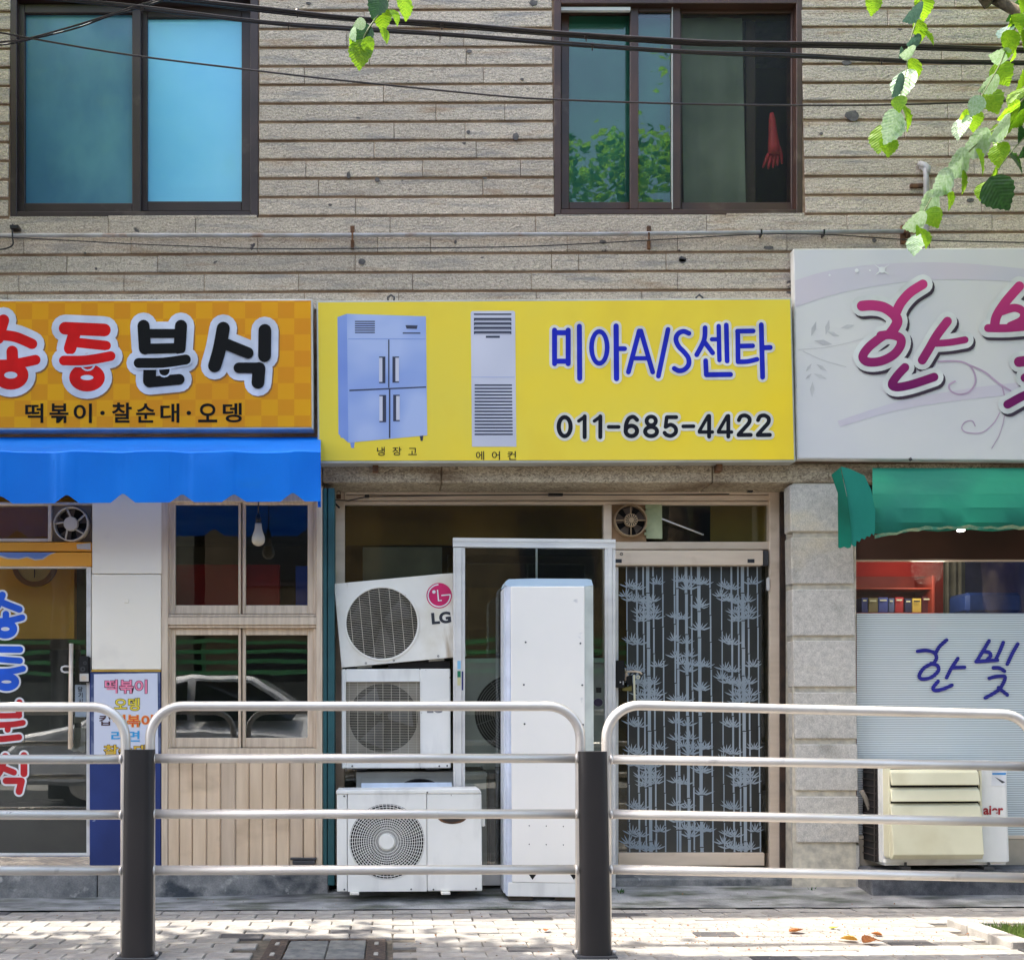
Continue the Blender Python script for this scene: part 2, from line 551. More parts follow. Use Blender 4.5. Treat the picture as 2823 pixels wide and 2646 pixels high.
m_cream = mat('cream_plastic', (226, 221, 190), (212, 207, 176), rough=0.5, sc=3, stain=((200, 192, 158), 4, 0.6, 0.85, (1, 1, 1)))
m_glass = glass('clear_glass', (244, 248, 246), 1.6, 0.03)
m_glass_d = glass('tinted_glass', (228, 226, 208), 1.5, 0.03)
m_glass_g = glass('door_glass', (214, 218, 214), 1.4, 0.03)
m_screen = glass('insect_screen', (224, 224, 220), 0.25, 0, 0.6)

# ------------------------------------------------------------------ ground
XL, XR = -9.0, 11.0


def apron_z(x, Y):
    t = max(0.0, min(1.0, (Y + 0.36) / 0.40))
    k = max(0.0, min(1.0, (x + 1.2) / 1.6))
    return 0.002 + t * (0.008 + 0.042 * k)


mb = MB()
nx, ny = 120, 8
for i in range(nx + 1):
    for j in range(ny + 1):
        x = XL + (XR - XL) * i / nx
        Y = -0.38 + 0.46 * j / ny
        mb.v.append(Vector((x, Y, apron_z(x, Y) + rnd.uniform(-0.002, 0.002))))
for i in range(nx):
    for j in range(ny):
        a = i * (ny + 1) + j
        mb.f.append((a, a + ny + 1, a + ny + 2, a + 1)); mb.mi.append(0); mb.sm.append(True)
props(part('concrete_apron', mb, m_apron), kind='structure')

mb = MB()
mb.box(-40, 40, -40, 30, -0.9, -0.16)
props(part('ground', mb, m_asphalt), kind='structure')
mb = MB()
mb.box(-40, 40, -9.2, -1.95, -0.15, -0.146)
road = props(part('road', mb, m_asphalt), kind='structure')
mb = MB()
for x in range(-20, 20, 6):
    mb.box(x, x + 3, -5.4, -5.28, -0.14, -0.138)
part('lane_marking', mb, m_white, road)
mb = MB()
mb.box(XL, XR, -1.95, -1.80, -0.3, 0.0)
props(part('kerb', mb, m_kerb, bevel=0.01), kind='structure')

mb = MB()
mb.box(XL, XR, -1.80, -0.34, -0.2, -0.012)
sidewalk = props(part('sidewalk', mb, m_joint_sand), kind='structure')
PIT = (2.665, 5.0, -1.40, -0.86)          # tree pit: x0, x1, y0, y1
MAN = (-0.555, -0.03, -1.56, -1.13)       # manhole


def paver_mesh(mm, seed):
    r = random.Random(seed)
    me = bpy.data.meshes.new('paver')
    bm = bmesh.new()
    bmesh.ops.create_cube(bm, size=1.0)
    bmesh.ops.scale(bm, vec=(0.195, 0.0955, 0.06), verts=bm.verts)
    for v in bm.verts:
        v.co += Vector((r.uniform(-.002, .002), r.uniform(-.002, .002), r.uniform(-.002, .002)))
    bmesh.ops.bevel(bm, geom=[e for e in bm.edges if (e.verts[0].co.z + e.verts[1].co.z) > 0.03], offset=0.004, segments=1, affect='EDGES')
    bm.to_mesh(me)
    bm.free()
    me.materials.append(mm)
    return me


pv_light = [paver_mesh(m_paver, i) for i in range(4)]
pv_dark = [paver_mesh(m_paver_dark, 20 + i) for i in range(2)]
cells = []
for r in range(14):
    Y = -1.745 + 0.1 * r
    for k in range(-60, 80):
        x = 0.2 * k + (0.1 if r % 2 else 0.0)
        if not (PIT[0] - 0.06 < x < PIT[1] + 0.06 and PIT[2] - 0.02 < Y < PIT[3] + 0.04) and not (MAN[0] - 0.09 < x < MAN[1] + 0.09 and MAN[2] - 0.03 < Y < MAN[3] + 0.03):
            hw = 1411.5 / FL * (6 + Y)
            inview = -PX / FL * (6 + Y) - 0.15 < x < (W - PX) / FL * (6 + Y) + 0.15
            cells.append((not inview, r, x, Y))
DARKS = [(-2.02, -0.44), (-0.62, -1.06), (0.62, -1.30), (1.15, -0.50), (1.42, -1.0), (1.55, -1.50), (2.35, -1.25), (2.55, -1.62), (-2.4, -1.46), (0.75, -0.66), (-0.12, -0.92)]
cells.sort()
far_pavers = MB()
for i, (out, r, x, Y) in enumerate(cells):
    dark = any(abs(x - a) < 0.1 and abs(Y - b) < 0.05 for a, b in DARKS)
    z = -0.030 + rnd.uniform(-0.0025, 0.0015)
    if i < 298:
        o = link_mesh('paver', rnd.choice(pv_dark if dark else pv_light), sidewalk)
        o.location = (x + rnd.uniform(-.002, .002), Y, z)
        o.rotation_euler = (rnd.uniform(-.006, .006), rnd.uniform(-.006, .006), rnd.uniform(-.006, .006))
        if dark:
            o['label'] = 'darker grey paver'
    elif abs(x) < 7:
        far_pavers.cur = 1 if dark else 0
        far_pavers.box(x - .0972, x + .0972, Y - .0475, Y + .0475, -0.06, z + 0.03)
o = part('paver', far_pavers, [m_paver, m_paver_dark], sidewalk)
o['kind'] = 'stuff'

# tree pit with its border of kerb bricks, and grass
mb = MB()
mb.box(PIT[0] + 0.10, PIT[1], PIT[2] + 0.10, PIT[3] - 0.03, -0.1, -0.01)
pit_soil = props(part('grass_soil', mb, mat('dry_soil', (120, 108, 84), (92, 84, 62), rough=0.95, sc=20, bump=0.5)), kind='structure')
m_grass = mat('short_grass', (112, 132, 58), (66, 92, 30), rough=0.7, sc=3, rnd_amt=0.1, transl=0.35)
mb = MB()
for i in range(12000):
    x, Y = rnd.uniform(PIT[0] + 0.10, PIT[1]), rnd.uniform(PIT[2] + 0.10, PIT[3] - 0.03)
    h, a, b = rnd.uniform(0.012, 0.035), rnd.uniform(0, 6.28), rnd.uniform(-.02, .02)
    w = 0.003
    mb.poly([(x - w * math.cos(a), Y - w * math.sin(a), -0.012), (x + w * math.cos(a), Y + w * math.sin(a), -0.012), (x + b, Y + rnd.uniform(-.02, .02), h)])
props(part('grass', mb, m_grass), 'short green grass filling the tree pit at the kerb', 'grass', kind='stuff')
pit = thing('tree_pit_border', 'low border of pale bricks around the grass patch', 'kerb border', (PIT[0], PIT[2], 0))
for i in range(3):
    mb = MB(); y0 = PIT[2] + 0.18 * i + 0.003
    mb.box(PIT[0], PIT[0] + 0.095, y0, y0 + 0.174, -0.06, 0.035)
    part('brick', mb, m_paver, pit, 0.005)
for i in range(11):
    mb = MB(); x0 = PIT[0] + 0.1 + 0.2 * i
    mb.box(x0 + 0.003, x0 + 0.197, PIT[2], PIT[2] + 0.095, -0.06, 0.034)
    part('brick', mb, m_paver, pit, 0.005)

# manhole
mh = thing('manhole_cover', 'rectangular manhole cover of stone slabs in a rusty steel frame', 'manhole cover', (MAN[0], MAN[2], 0))
x0, x1, y0, y1 = MAN
mb = MB()
mb.box(x0, x0 + .085, y0, y1, -.05, .004); mb.box(x1 - .085, x1, y0, y1, -.05, .004)
mb.box(x0 + .085, x1 - .085, y0, y0 + .03, -.05, .003); mb.box(x0 + .085, x1 - .085, y1 - .02, y1, -.05, .003)
part('frame', mb, mat('rusty_cast_frame', (84, 70, 60), (48, 42, 40), rough=0.8, sc=40, bump=0.6, bsc=70), mh, 0.003)
m_slab = mat('shaded_manhole_slab', (122, 123, 120), (92, 95, 96), rough=0.9, sc=18, bump=0.5, bsc=90, rnd_amt=0.07)  # slab grey lowered so the cover reads as lying in shade
for i in range(2):
    for j, (a, b) in enumerate(((.09, .265), (.27, .435))):
        mb = MB(); yy = y0 + .034 + i * .190
        mb.box(x0 + a, x0 + b, yy, yy + .184, -.05, .001 - .002 * ((i + j) % 2))
        part('slab', mb, m_slab, mh, 0.004)
for xx in (x0 + .042, x1 - .042):
    for yy in (y0 + .1, y1 - .12):
        mb = MB(); mb.box(xx - .010, xx + .010, yy - .025, yy + .025, .003, .010)
        part('bolt', mb, m_kerb, mh, 0.003)

# ------------------------------------------------------------------ the building
bld = thing('building', 'two-storey building faced in grey granite strips with three small shops at street level', 'building')
ZROOF = 6.3


def zat(y, x=712.0, Y=0.0):
    return P(x, y, Y).z


mb = MB()
Yw, dw = 0.011, 0.24
for a in ((-2600, -36, 28, 598), (712, -36, 1527, 598), (2212, -36, 5200, 598), (-2600, 598, 5200, 1326)):
    mb.pbox(a[0], a[1], a[2], a[3], Yw, dw)
part('wall', mb, m_mortar, bld)
mb = MB()
zt = zat(-34)
mb.box(-8, 9, 0.0, 0.25, zt, ZROOF)
mb.box(-8, -7.75, 0.26, 8, -0.2, ZROOF); mb.box(8.75, 9, 0.26, 8, -0.2, ZROOF); mb.box(-8, 9, 8, 8.2, -0.2, ZROOF)
part('upper_wall', mb, m_upper, bld)
mb = MB()
mb.box(-8.1, 9.1, -0.10, 8.3, ZROOF, ZROOF + 0.2)
part('roof', mb, m_concrete, bld)
mb = MB()
mb.box(-7.7, 8.7, 0.26, 7.9, 2.55, 2.7)
part('floor_slab', mb, m_inter_dark, bld)
mb = MB()
zf = 0.12
mb.box(-7.7, 8.7, 0.38, 7.9, -0.1, zf)
part('shop_floor', mb, m_inter_dark, bld)
mb = MB()
xa, xb = P(905, 1500, 0.3).x, P(2200, 1500, 0.3).x
mb.box(xa - .04, xa + .04, 0.45, 4.0, zf, 2.55); mb.box(xb - .04, xb + .04, 0.45, 4.0, zf, 2.55)
mb.box(-7.7, 8.7, 3.4, 3.6, zf, 2.55)
part('inner_wall', mb, m_inter_dark, bld)
mb = MB()
mb.box(-7.7, 8.7, 2.4, 2.5, 2.7, ZROOF)
part('upstairs_wall', mb, m_inter_dark, bld)

# granite strips: every strip its own stone
PITCH = 54.25 / ppm(0)
z0row = zat(30.0)
WIN = [(28, 712), (1527, 2212)]
KNOWN = {2: [1287], 3: [839, 1530], 4: [1058], 5: [1392], 6: [1086, 1282], 7: [1312], 8: [843, 1434], 9: [878, 1330], 10: [300], 11: [302, 1074, 1473], 12: [70, 364, 1040, 1184, 1560, 1862], 13: [188, 437, 978, 1516, 1590], 14: [58, 345, 565, 823, 1135, 1460]}
n_stone = 0
for k in range(-2, 16):
    zt_, zb_ = z0row - k * PITCH - 0.0085, z0row - (k + 1) * PITCH + 0.0085
    above = k <= 9
    spans = [(-330, 3130)]
    if above:
        spans = [(-330, 26), (714, 1525), (2214, 3130)]
    if k == 10:
        spans = [(-330, 26), (28, 710), (714, 1525), (1527, 2212), (2214, 3130)]
    for a, b in spans:
        ztop = zat(602) if (k == 10 and (a, b) in ((28, 710), (1527, 2212))) else zt_
        cuts = [c for c in KNOWN.get(k, []) if a + 60 < c < b - 60]
        xs, pos = [a], a
        for c in cuts + [b]:
            while c - pos > 560:
                pos += rnd.uniform(230, 500)
                if c - pos > 120:
                    xs.append(pos)
            xs.append(c)
            pos = c
        for u, v in zip(xs, xs[1:]):
            X0, X1 = P(u, 300).x + 0.0012, P(v, 300).x - 0.0012
            if X1 - X0 < 0.02:
                continue
            mb = MB()
            f = rnd.uniform(-0.003, 0.003)
            mb.box(X0, X1, f, 0.0105, zb_, ztop)
            part('stone', mb, m_stone, bld, 0.0035)
            n_stone += 1

# dark chipped patches in the strips
m_chip = mat('dark_chip', (104, 100, 97), (78, 75, 74), rough=.9, sc=40)
cq = random.Random(31)
for f_, x, y, w_, h_ in ((C2, 1112, 18, 52, 40), (C2, 1045, 458, 24, 14), (C2, 1010, 788, 34, 50), (C2, 45, 1010, 26, 44), (C2, 208, 1036, 34, 28), (C2, 830, 1028, 30, 12), (C2, 740, 297, 34, 22), (C2, 120, 1508, 44, 38), (C2, 660, 1396, 20, 24), (C2, 1510, 1395, 46, 22), (C2, 1972, 1500, 44, 36), (C2, 735, 762, 22, 26), (C3, 1000, 668, 86, 62), (C3, 965, 362, 62, 32), (C3, 1680, 1155, 52, 26), (C3, 515, 1428, 56, 24), (C3, 18, 1496, 46, 40), (C3, 1125, 1386, 28, 26), (C3, 820, 772, 22, 16), (C1, 1780, 20, 30, 18), (C1, 553, 1550, 16, 14), (C1, 490, 1460, 14, 12), (C1, 1905, 1182, 24, 14)):
    px_ = [f_(x + w_ / 2 * cq.uniform(.7, 1.15) * math.cos(k * .628), y + h_ / 2 * cq.uniform(.7, 1.15) * math.sin(k * .628)) for k in range(10)]
    mb = MB(); mb.ppoly(list(reversed(px_)), -.0046, .003)
    part('chip', mb, m_chip, bld)

# lintel band over the middle shop
for a, b in ((890, 1216), (1219, 1963), (1966, 2420), (2423, 3100)):
    mb = MB(); mb.pbox(a, 1278, b, 1330, -0.004, 0.26)
    part('lintel_stone', mb, m_lintel, bld, 0.004)
for a, b in ((-900, -200), (-198, 420), (423, 887)):
    mb = MB(); mb.pbox(a, 1278, b, 1345, -0.004, 0.26)
    part('lintel_stone', mb, m_lintel, bld, 0.004)

# concrete plinth
z_pl = zat(2398)
mb = MB()
for a, b, yt in ((-900, 268, 2392), (271, 905, 2392)):
    p0, p1 = P(a, 2400), P(b, 2400)
    mb.box(p0.x, p1.x, -0.01, 0.4, -0.1, zat(yt))
part('plinth', mb, m_concrete, bld, 0.006)
mb = MB()
p0, p1 = P(1690, 2400).x, P(2225, 2400).x
mb.box(p0, p1, 0.05, 0.40, -0.1, zat(2420, 1900, 0.05))
part('door_step', mb, m_concrete, bld, 0.01)
mb = MB()
mb.box(P(930, 2400).x, p0 - 0.004, 0.10, 0.40, -0.1, 0.10)
part('shop_threshold', mb, m_concrete, bld, 0.01)
mb = MB()
mb.box(P(2366, 2400).x, P(3300, 2400).x, -0.16, 0.4, -0.1, zat(2398, 2600, -0.16))
part('stone_base', mb, mat('dark_stone_base', (104, 104, 106), (64, 66, 70), rough=0.85, sc=14, detail=7, bump=0.6, bsc=40, fine=0.2), bld, 0.008)

# stone pillar of separate blocks
mb = MB()
mb.pbox(2206, 1332, 2358, 2450, 0.02, 0.34); mb.pbox(2186, 1332, 2360, 2450, 0.004, 0.015)
part('pillar', mb, m_groove, bld)
rows = [(1336, 1465), (1481, 1609), (1624, 1752), (1766, 1893), (1908, 2036), (2051, 2179), (2195, 2322), (2328, 2452)]
for i, (a, b) in enumerate(rows):
    mb = MB()
    s0 = 2178 + (a - 1336) * 0.021
    s1 = 2351 + (a - 1336) * 0.019
    if i == 7:
        mb.pquad([(s0 + 6, a), (s0 + 8, b), (s1 + 2, b), (s1 + 1, a)], 0.005, 0.09)
    else:
        mb.pquad([(s0, a), (s0 + 2, b), (s1 + 2, b), (s1, a)], -0.012, 0.10)
    part('stone_block', mb, m_block, bld, 0.005)
mb = MB(); mb.pbox(2153, 1345, 2166, 2440, 0.24, 0.1)
part('gap_shade_strip', mb, mat('gap_shade_brown', (70, 52, 40), (40, 32, 28), rough=0.9, sc=12), bld)  # solid strip, coloured dark for the shade inside the gap

# ---- upstairs windows
m_film_d = mat('dark_blue_film', (66, 120, 146), (54, 104, 132), rough=0.35, sc=1.6, detail=6, bump=0.08, bsc=4, coat=0.3, stain=((92, 150, 160), 2, 0.5, 0.8, (1, 1, .6)))  # left pane's darker blue, toned for the mesh in front of it
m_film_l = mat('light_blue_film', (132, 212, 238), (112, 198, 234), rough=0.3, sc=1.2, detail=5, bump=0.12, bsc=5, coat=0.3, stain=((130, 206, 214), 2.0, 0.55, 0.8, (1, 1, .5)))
w = one('window_frame', m_brownframe, bld, [(28, -40, 46, 597, 0.0, .16), (690, -40, 712, 597, 0.0, .16), (46, 583, 690, 597, 0.0, .16), (46, -40, 690, -4, 0.0, .16)], 0.003, label='dark brown frame of the blue window')
mb = MB(); mb.frame(44, 12, 388, 584, 24, 0.035, .03)
s = part('sash', mb, m_brownframe, w, 0.003)
mb = MB(); mb.frame(380, 20, 692, 583, 26, 0.075, .03, 28)
part('sash', mb, m_brownframe, w, 0.003)
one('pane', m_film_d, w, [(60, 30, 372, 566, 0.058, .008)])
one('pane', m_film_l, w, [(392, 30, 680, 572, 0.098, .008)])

w = one('window_frame', m_redframe, bld, [(1527, -40, 1547, 591, 0.0, .16), (2196, -40, 2212, 591, 0.0, .16), (1547, 577, 2196, 591, 0.0, .16), (1547, -40, 2196, 10, 0.0, .16)], 0.003, label='reddish brown frame of the green glazed window')
m_gl_green = glass('green_film_glass', (236, 246, 240), 0.9, 0.05)
for (a, b, Y) in (((1547, 18, 1762, 577), 0.09, 0), ((1738, 12, 1876, 577), 0.035, 1)):
    mb = MB(); mb.frame(a[0], a[1], a[2], a[3], 22, b, .03, 20)
    part('sash', mb, m_redframe, w, 0.003)
    one('pane', m_gl_green, w, [(a[0] + 18, a[1] + 16, a[2] - 18, a[3] - 16, b + .014, .004)])
mb = MB(); mb.frame(1857, 14, 2203, 580, 22, 0.055, .03, 22)
part('sash', mb, m_redframe, w, 0.003)
one('screen', m_screen, w, [(1875, 30, 2186, 562, 0.068, .002)])
one('edge_strip', m_acgrey, w, [(1852.5, 20, 1855, 577, 0.03, .02)])
one('edge_strip', m_whitealu, w, [(1546, 20, 1738, 29, 0.02, .02)], label='pale strip across the top of the green window')
m_greenfilm = mat('film_and_tree_green', (78, 142, 124), (52, 110, 100), rough=0.6, sc=1.5, detail=5)  # frosted film whose green also carries the tree mirrored in the pane
one('frosted_film', m_greenfilm, bld, [(1560, 30, 1748, 566, 0.115, .004)])
one('frosted_film', m_greenfilm, bld, [(1756, 30, 1856, 566, 0.13, .004)])
m_curt = mat('grey_green_curtain', (150, 166, 148), (120, 136, 122), rough=0.85, sc=2.5)
mb = MB()
c0, c1 = P(1876, 30, 0.13), P(2056, 566, 0.13)
n = 40
for i in range(n):
    xa_, xb_ = c0.x + (c1.x - c0.x) * i / n, c0.x + (c1.x - c0.x) * (i + 1) / n
    ya_, yb_ = 0.13 + 0.003 * math.sin(i * .4), 0.13 + 0.003 * math.sin((i + 1) * .4)
    mb.poly([(xa_, ya_, c1.z), (xb_, yb_, c1.z), (xb_, yb_, c0.z), (xa_, ya_, c0.z)], True)
props(part('curtain', mb, m_curt), 'grey-green curtain behind the insect screen of the upstairs window', 'curtain')
one('inner_post', m_redframe, bld, [(2058, 20, 2082, 577, 0.16, .03)])

# rubber glove behind the screen
gl = MB()
def gtube(pts, rs):
    gl.tube([P(*C3(x, y), 0.125) for x, y in pts], [r / 2.0926 / ppm(.125) * .8 for r in rs], 8)
gtube([(532, 655), (535, 700), (540, 780), (545, 850), (545, 900)], [14, 26, 34, 44, 46])
for pts, rs in (([(515, 890), (497, 930), (482, 965)], [14, 12, 7]), ([(530, 900), (518, 945), (512, 975)], [14, 12, 7]), ([(548, 900), (543, 945), (540, 968)], [14, 12, 7]), ([(565, 895), (566, 940), (566, 958)], [14, 12, 7]), ([(575, 850), (588, 900), (592, 945)], [14, 12, 8])):
    gtube(pts, rs)
top('rubber_glove', gl, mat('red_rubber', (226, 66, 72), (206, 54, 60), rough=0.5, transl=0.2), 'red rubber glove hanging fingers down behind the upstairs window screen', 'glove')

# ------------------------------------------------------------------ shop signs
m_signwhite = mat('white_sign_edge', (224, 222, 214), rough=0.4)
m_shadowprint = mat('printed_amber_shade', (150, 96, 20), rough=0.5)
m_redletter = mat('red_letter', (226, 24, 22), rough=0.6, spec=.15)
m_blackletter = mat('black_letter', (14, 14, 14), rough=0.6, spec=.15)
m_whiteletter = mat('pale_letter_edge', (222, 226, 238), rough=0.6, spec=.2)


def checker_sign():
    m, nt, n, l, b = nodes_of('orange_checked_print')
    tc = n.new('ShaderNodeTexCoord')
    ck = n.new('ShaderNodeTexChecker')
    ck.inputs['Scale'].default_value = 10.8
    ck.inputs['Color1'].default_value = lin((232, 164, 8))
    ck.inputs['Color2'].default_value = lin((222, 146, 14))
    mp = n.new('ShaderNodeMapping')
    mp.inputs['Location'].default_value = (0.013, 0.037, 0.02)
    l.new(tc.outputs['Object'], mp.inputs['Vector'])
    l.new(mp.outputs[0], ck.inputs['Vector'])
    nz = n.new('ShaderNodeTexNoise')
    nz.inputs['Scale'].default_value = 1.3
    l.new(tc.outputs['Object'], nz.inputs['Vector'])
    mx = n.new('ShaderNodeMixRGB')
    mr = n.new('ShaderNodeMapRange')
    mr.inputs['From Min'].default_value = 0.4
    mr.inputs['From Max'].default_value = 0.75
    mr.inputs['To Max'].default_value = 0.4
    l.new(nz.outputs['Fac'], mr.inputs['Value'])
    l.new(mr.outputs[0], mx.inputs[0])
    l.new(ck.outputs[0], mx.inputs[1])
    mx.inputs[2].default_value = lin((216, 128, 26))
    l.new(mx.outputs[0], b.inputs['Base Color'])
    b.inputs['Roughness'].default_value = 0.55
    b.inputs['Specular IOR Level'].default_value = 0.2
    return m


YS = -0.13
sg = thing('snack_shop_sign', 'orange checked snack shop sign with big red and black Korean lettering', 'shop sign', P(0, 1184, YS))
q = [(-860, 828), (-860, 1186), (864, 1182), (862, 824)]
mb = MB(); mb.pquad([(x, y) for x, y in q], YS + .004, 0.10)
part('sign_box', mb, m_signwhite, sg, 0.004)
mb = MB(); mb.pquad([(-856, 833), (-856, 1181), (859, 1177), (857, 829)], YS, 0.003)
part('sign_face', mb, checker_sign(), sg)
# each stroke: kind, points in close-up pixels, width, colour slot, drawn over a pale edge
big = [
    ('s', [(20, 215), (-10, 320)], 66, 1), ('s', [(0, 300), (90, 312), (185, 352)], 60, 1), ('o', (62, 532), 70, 52, 64, 1), ('s', [(70, 395), (72, 445)], 66, 1), ('s', [(-110, 470), (60, 470), (205, 444)], 58, 1),
    ('s', [(376, 262), (602, 272)], 74, 1), ('s', [(430, 290), (404, 378)], 72, 1), ('s', [(450, 345), (612, 362)], 56, 1), ('o', (502, 546), 70, 48, 66, 1), ('h', [(505, 440), (506, 464)], 70, 1), ('h', [(368, 448), (500, 446), (638, 422)], 56, 1),
    ('s', [(828, 248), (836, 378)], 70, 2), ('s', [(1044, 248), (1036, 378)], 70, 2), ('s', [(840, 292), (1036, 292)], 52, 2), ('s', [(842, 380), (1032, 376)], 58, 2), ('s', [(864, 500), (862, 565)], 74, 2), ('s', [(862, 572), (1034, 556)], 62, 2), ('h', [(952, 450), (948, 505)], 60, 2), ('h', [(800, 462), (940, 460), (1072, 442)], 58, 2),
    ('s', [(1288, 262), (1266, 380), (1238, 478)], 76, 2), ('s', [(1285, 345), (1430, 404)], 66, 2), ('s', [(1528, 274), (1526, 420)], 74, 2), ('s', [(1378, 490), (1490, 490)], 62, 2), ('s', [(1494, 494), (1488, 574)], 74, 2)]


def lettering(items, fn, sc, Y, edge, dx=0, dy=0, halo=10, slots=(0,), shade=True):
    """Stack of printed layers: optional drop shade, pale edge, strokes; halo strokes re-draw a thin pale edge over earlier ones."""
    mb = MB()

    def put(it, Yl, extra, ox=0, oy=0):
        f = lambda x, y: fn(x + ox, y + oy)
        if it[0] == 'o':
            mb_oval(it, Yl, extra, f)
        else:
            mb.stroke(it[1], (it[2] + 2 * extra) / sc, Yl, fn=f)

    def mb_oval(it, Yl, extra, f):
        mb.k += 1
        mb.oval(it[1], it[2], it[3], it[4] + 2 * extra, Yl - 0.000004 * (mb.k % 120), f)
    if shade:
        mb.cur = 3
        for it in items:
            put(it, Y - .0006, edge, dx, dy)
    mb.cur = 0
    for it in items:
        put(it, Y - .0013, edge)
    lay = Y - .0020
    for it in items:
        if it[0] == 'h':
            lay -= .0007
            mb.cur = 0
            put(it, lay, halo)
            lay -= .0007
        mb.cur = it[-1]
        put(it, lay, 0)
    return mb


mb = lettering(big, C4, 2.0926, YS, 42, 7, 9)
part('lettering', mb, [m_whiteletter, m_redletter, m_blackletter, m_shadowprint], sg)
mb = MB()
for tx, b in (('떡', (145, 695, 250, 808)), ('볶', (285, 695, 395, 808)), ('이', (425, 695, 530, 808)), ('·', (578, 738, 604, 762)), ('찰', (645, 690, 760, 806)), ('순', (785, 695, 895, 806)), ('대', (925, 695, 1035, 806)), ('·', (1076, 738, 1102, 762)), ('오', (1143, 695, 1253, 804)), ('뎅', (1285, 692, 1395, 804))):
    text_mb(mb, tx, C4(b[0], b[1]) + C4(b[2], b[3]), YS - .001, bold=0.022)
part('small_lettering', mb, m_blackletter, sg)

# yellow repair shop sign
YS2 = -0.11
sg = thing('repair_shop_sign', 'yellow repair shop sign with a printed fridge, an air conditioner and a phone number', 'shop sign', P(1530, 1275, YS2))
mb = MB(); mb.pquad([(872, 829), (876, 1277), (2194, 1273), (2182, 821)], YS2 + .004, 0.09)
part('sign_box', mb, mat('silver_sign_edge', (196, 196, 186), (170, 168, 158), rough=0.4, metal=0.3, sc=3), sg, 0.004)
m_yellow = mat('yellow_print', (240, 210, 50), (230, 208, 72), rough=0.5, spec=.25, sc=1.2, bump=0.03, bsc=3, stain=[((226, 196, 58), 2, 0.55, 0.85, (1.2, 1, .8))])
mb = MB(); mb.pquad([(877, 834), (881, 1270), (2189, 1267), (2178, 826)], YS2, 0.003)
part('sign_face', mb, m_yellow, sg)
m_blueletter = mat('blue_letter', (30, 42, 184), rough=0.6, spec=.15)
m_ivory = mat('ivory_letter_edge', (228, 226, 212), rough=0.6, spec=.2)
m_navyletter = mat('navy_black_letter', (24, 26, 36), rough=0.6, spec=.15)
mia = [('s', [(131, 350), (131, 598)], 38, 1), ('s', [(232, 350), (232, 598)], 38, 1), ('s', [(131, 369), (232, 369)], 38, 1), ('s', [(131, 580), (232, 580)], 38, 1), ('s', [(315, 322), (317, 708)], 38, 1),
       ('o', (463, 478), 58, 118, 36, 1), ('s', [(587, 320), (590, 708)], 40, 1), ('s', [(600, 487), (650, 487)], 36, 1),
       ('s', [(758, 356), (678, 660)], 36, 1), ('s', [(770, 356), (858, 660)], 36, 1), ('s', [(718, 558), (812, 558)], 32, 1), ('s', [(972, 345), (900, 690)], 36, 1),
       ('s', [(1126, 374), (1085, 359), (1045, 378), (1030, 420), (1050, 470), (1090, 512), (1122, 556), (1124, 605), (1092, 642), (1052, 650), (1018, 634)], 37, 1),
       ('s', [(1246, 332), (1238, 425), (1184, 532)], 36, 1), ('s', [(1244, 440), (1302, 518)], 36, 1), ('s', [(1296, 418), (1345, 418)], 32, 1), ('s', [(1347, 320), (1352, 572)], 34, 1), ('s', [(1403, 312), (1409, 578)], 36, 1), ('s', [(1250, 576), (1255, 680)], 36, 1), ('s', [(1256, 680), (1434, 678)], 38, 1),
       ('s', [(1486, 358), (1602, 356)], 36, 1), ('s', [(1488, 358), (1490, 584)], 36, 1), ('s', [(1490, 584), (1560, 582), (1630, 566)], 36, 1), ('s', [(1492, 468), (1598, 466)], 36, 1), ('s', [(1662, 310), (1672, 698)], 37, 1), ('s', [(1680, 480), (1728, 478)], 38, 1)]
items = [it if it[0] == 'o' else it for it in mia]
part('lettering', lettering(items, C6, 2.6865, YS2, 20, shade=False), [m_ivory, m_blueletter], sg)
dg = [('o', (206, 1064), 44, 70, 32, 1), ('s', [(354, 988), (354, 1142)], 30, 1), ('s', [(348, 995), (310, 1022)], 26, 1), ('s', [(470, 988), (470, 1142)], 30, 1), ('s', [(464, 995), (426, 1022)], 26, 1), ('s', [(532, 1066), (606, 1066)], 28, 1),
      ('o', (700, 1096), 42, 38, 32, 1), ('s', [(742, 1014), (715, 992), (682, 1004), (662, 1045), (658, 1096)], 31, 1), ('o', (847, 1022), 34, 32, 30, 1), ('o', (846, 1100), 44, 34, 31, 1),
      ('s', [(1032, 994), (964, 994)], 30, 1), ('s', [(962, 994), (954, 1060)], 28, 1), ('s', [(954, 1066), (992, 1050), (1026, 1072), (1028, 1108), (996, 1132), (962, 1126), (946, 1110)], 30, 1), ('s', [(1084, 1062), (1160, 1061)], 28, 1)]
for o in (0, 142):
    dg += [('s', [(1276 + o, 985), (1276 + o, 1138)], 30, 1), ('s', [(1268 + o, 985), (1204 + o, 1096)], 26, 1), ('s', [(1204 + o, 1104), (1300 + o, 1104)], 27, 1)]
    dg += [('s', [(1496 + o, 1016), (1512 + o, 988), (1546 + o, 982), (1574 + o, 1002), (1572 + o, 1034), (1540 + o, 1072), (1496 + o, 1120)], 30, 1), ('s', [(1494 + o, 1126), (1584 + o, 1125)], 30, 1)]
part('phone_number', lettering(dg, C6, 2.6865, YS2, 20, shade=False), [m_ivory, m_navyletter], sg)
mb = MB()
for tx, b in (('냉', (545, 1302, 607, 1372)), ('장', (668, 1302, 740, 1370)), ('고', (794, 1310, 862, 1366)), ('에', (1332, 1336, 1396, 1405)), ('어', (1458, 1336, 1522, 1405)), ('컨', (1582, 1336, 1650, 1405))):
    text_mb(mb, tx, C5(b[0], b[1]) + C5(b[2], b[3]), YS2 - .001, bold=0.008)
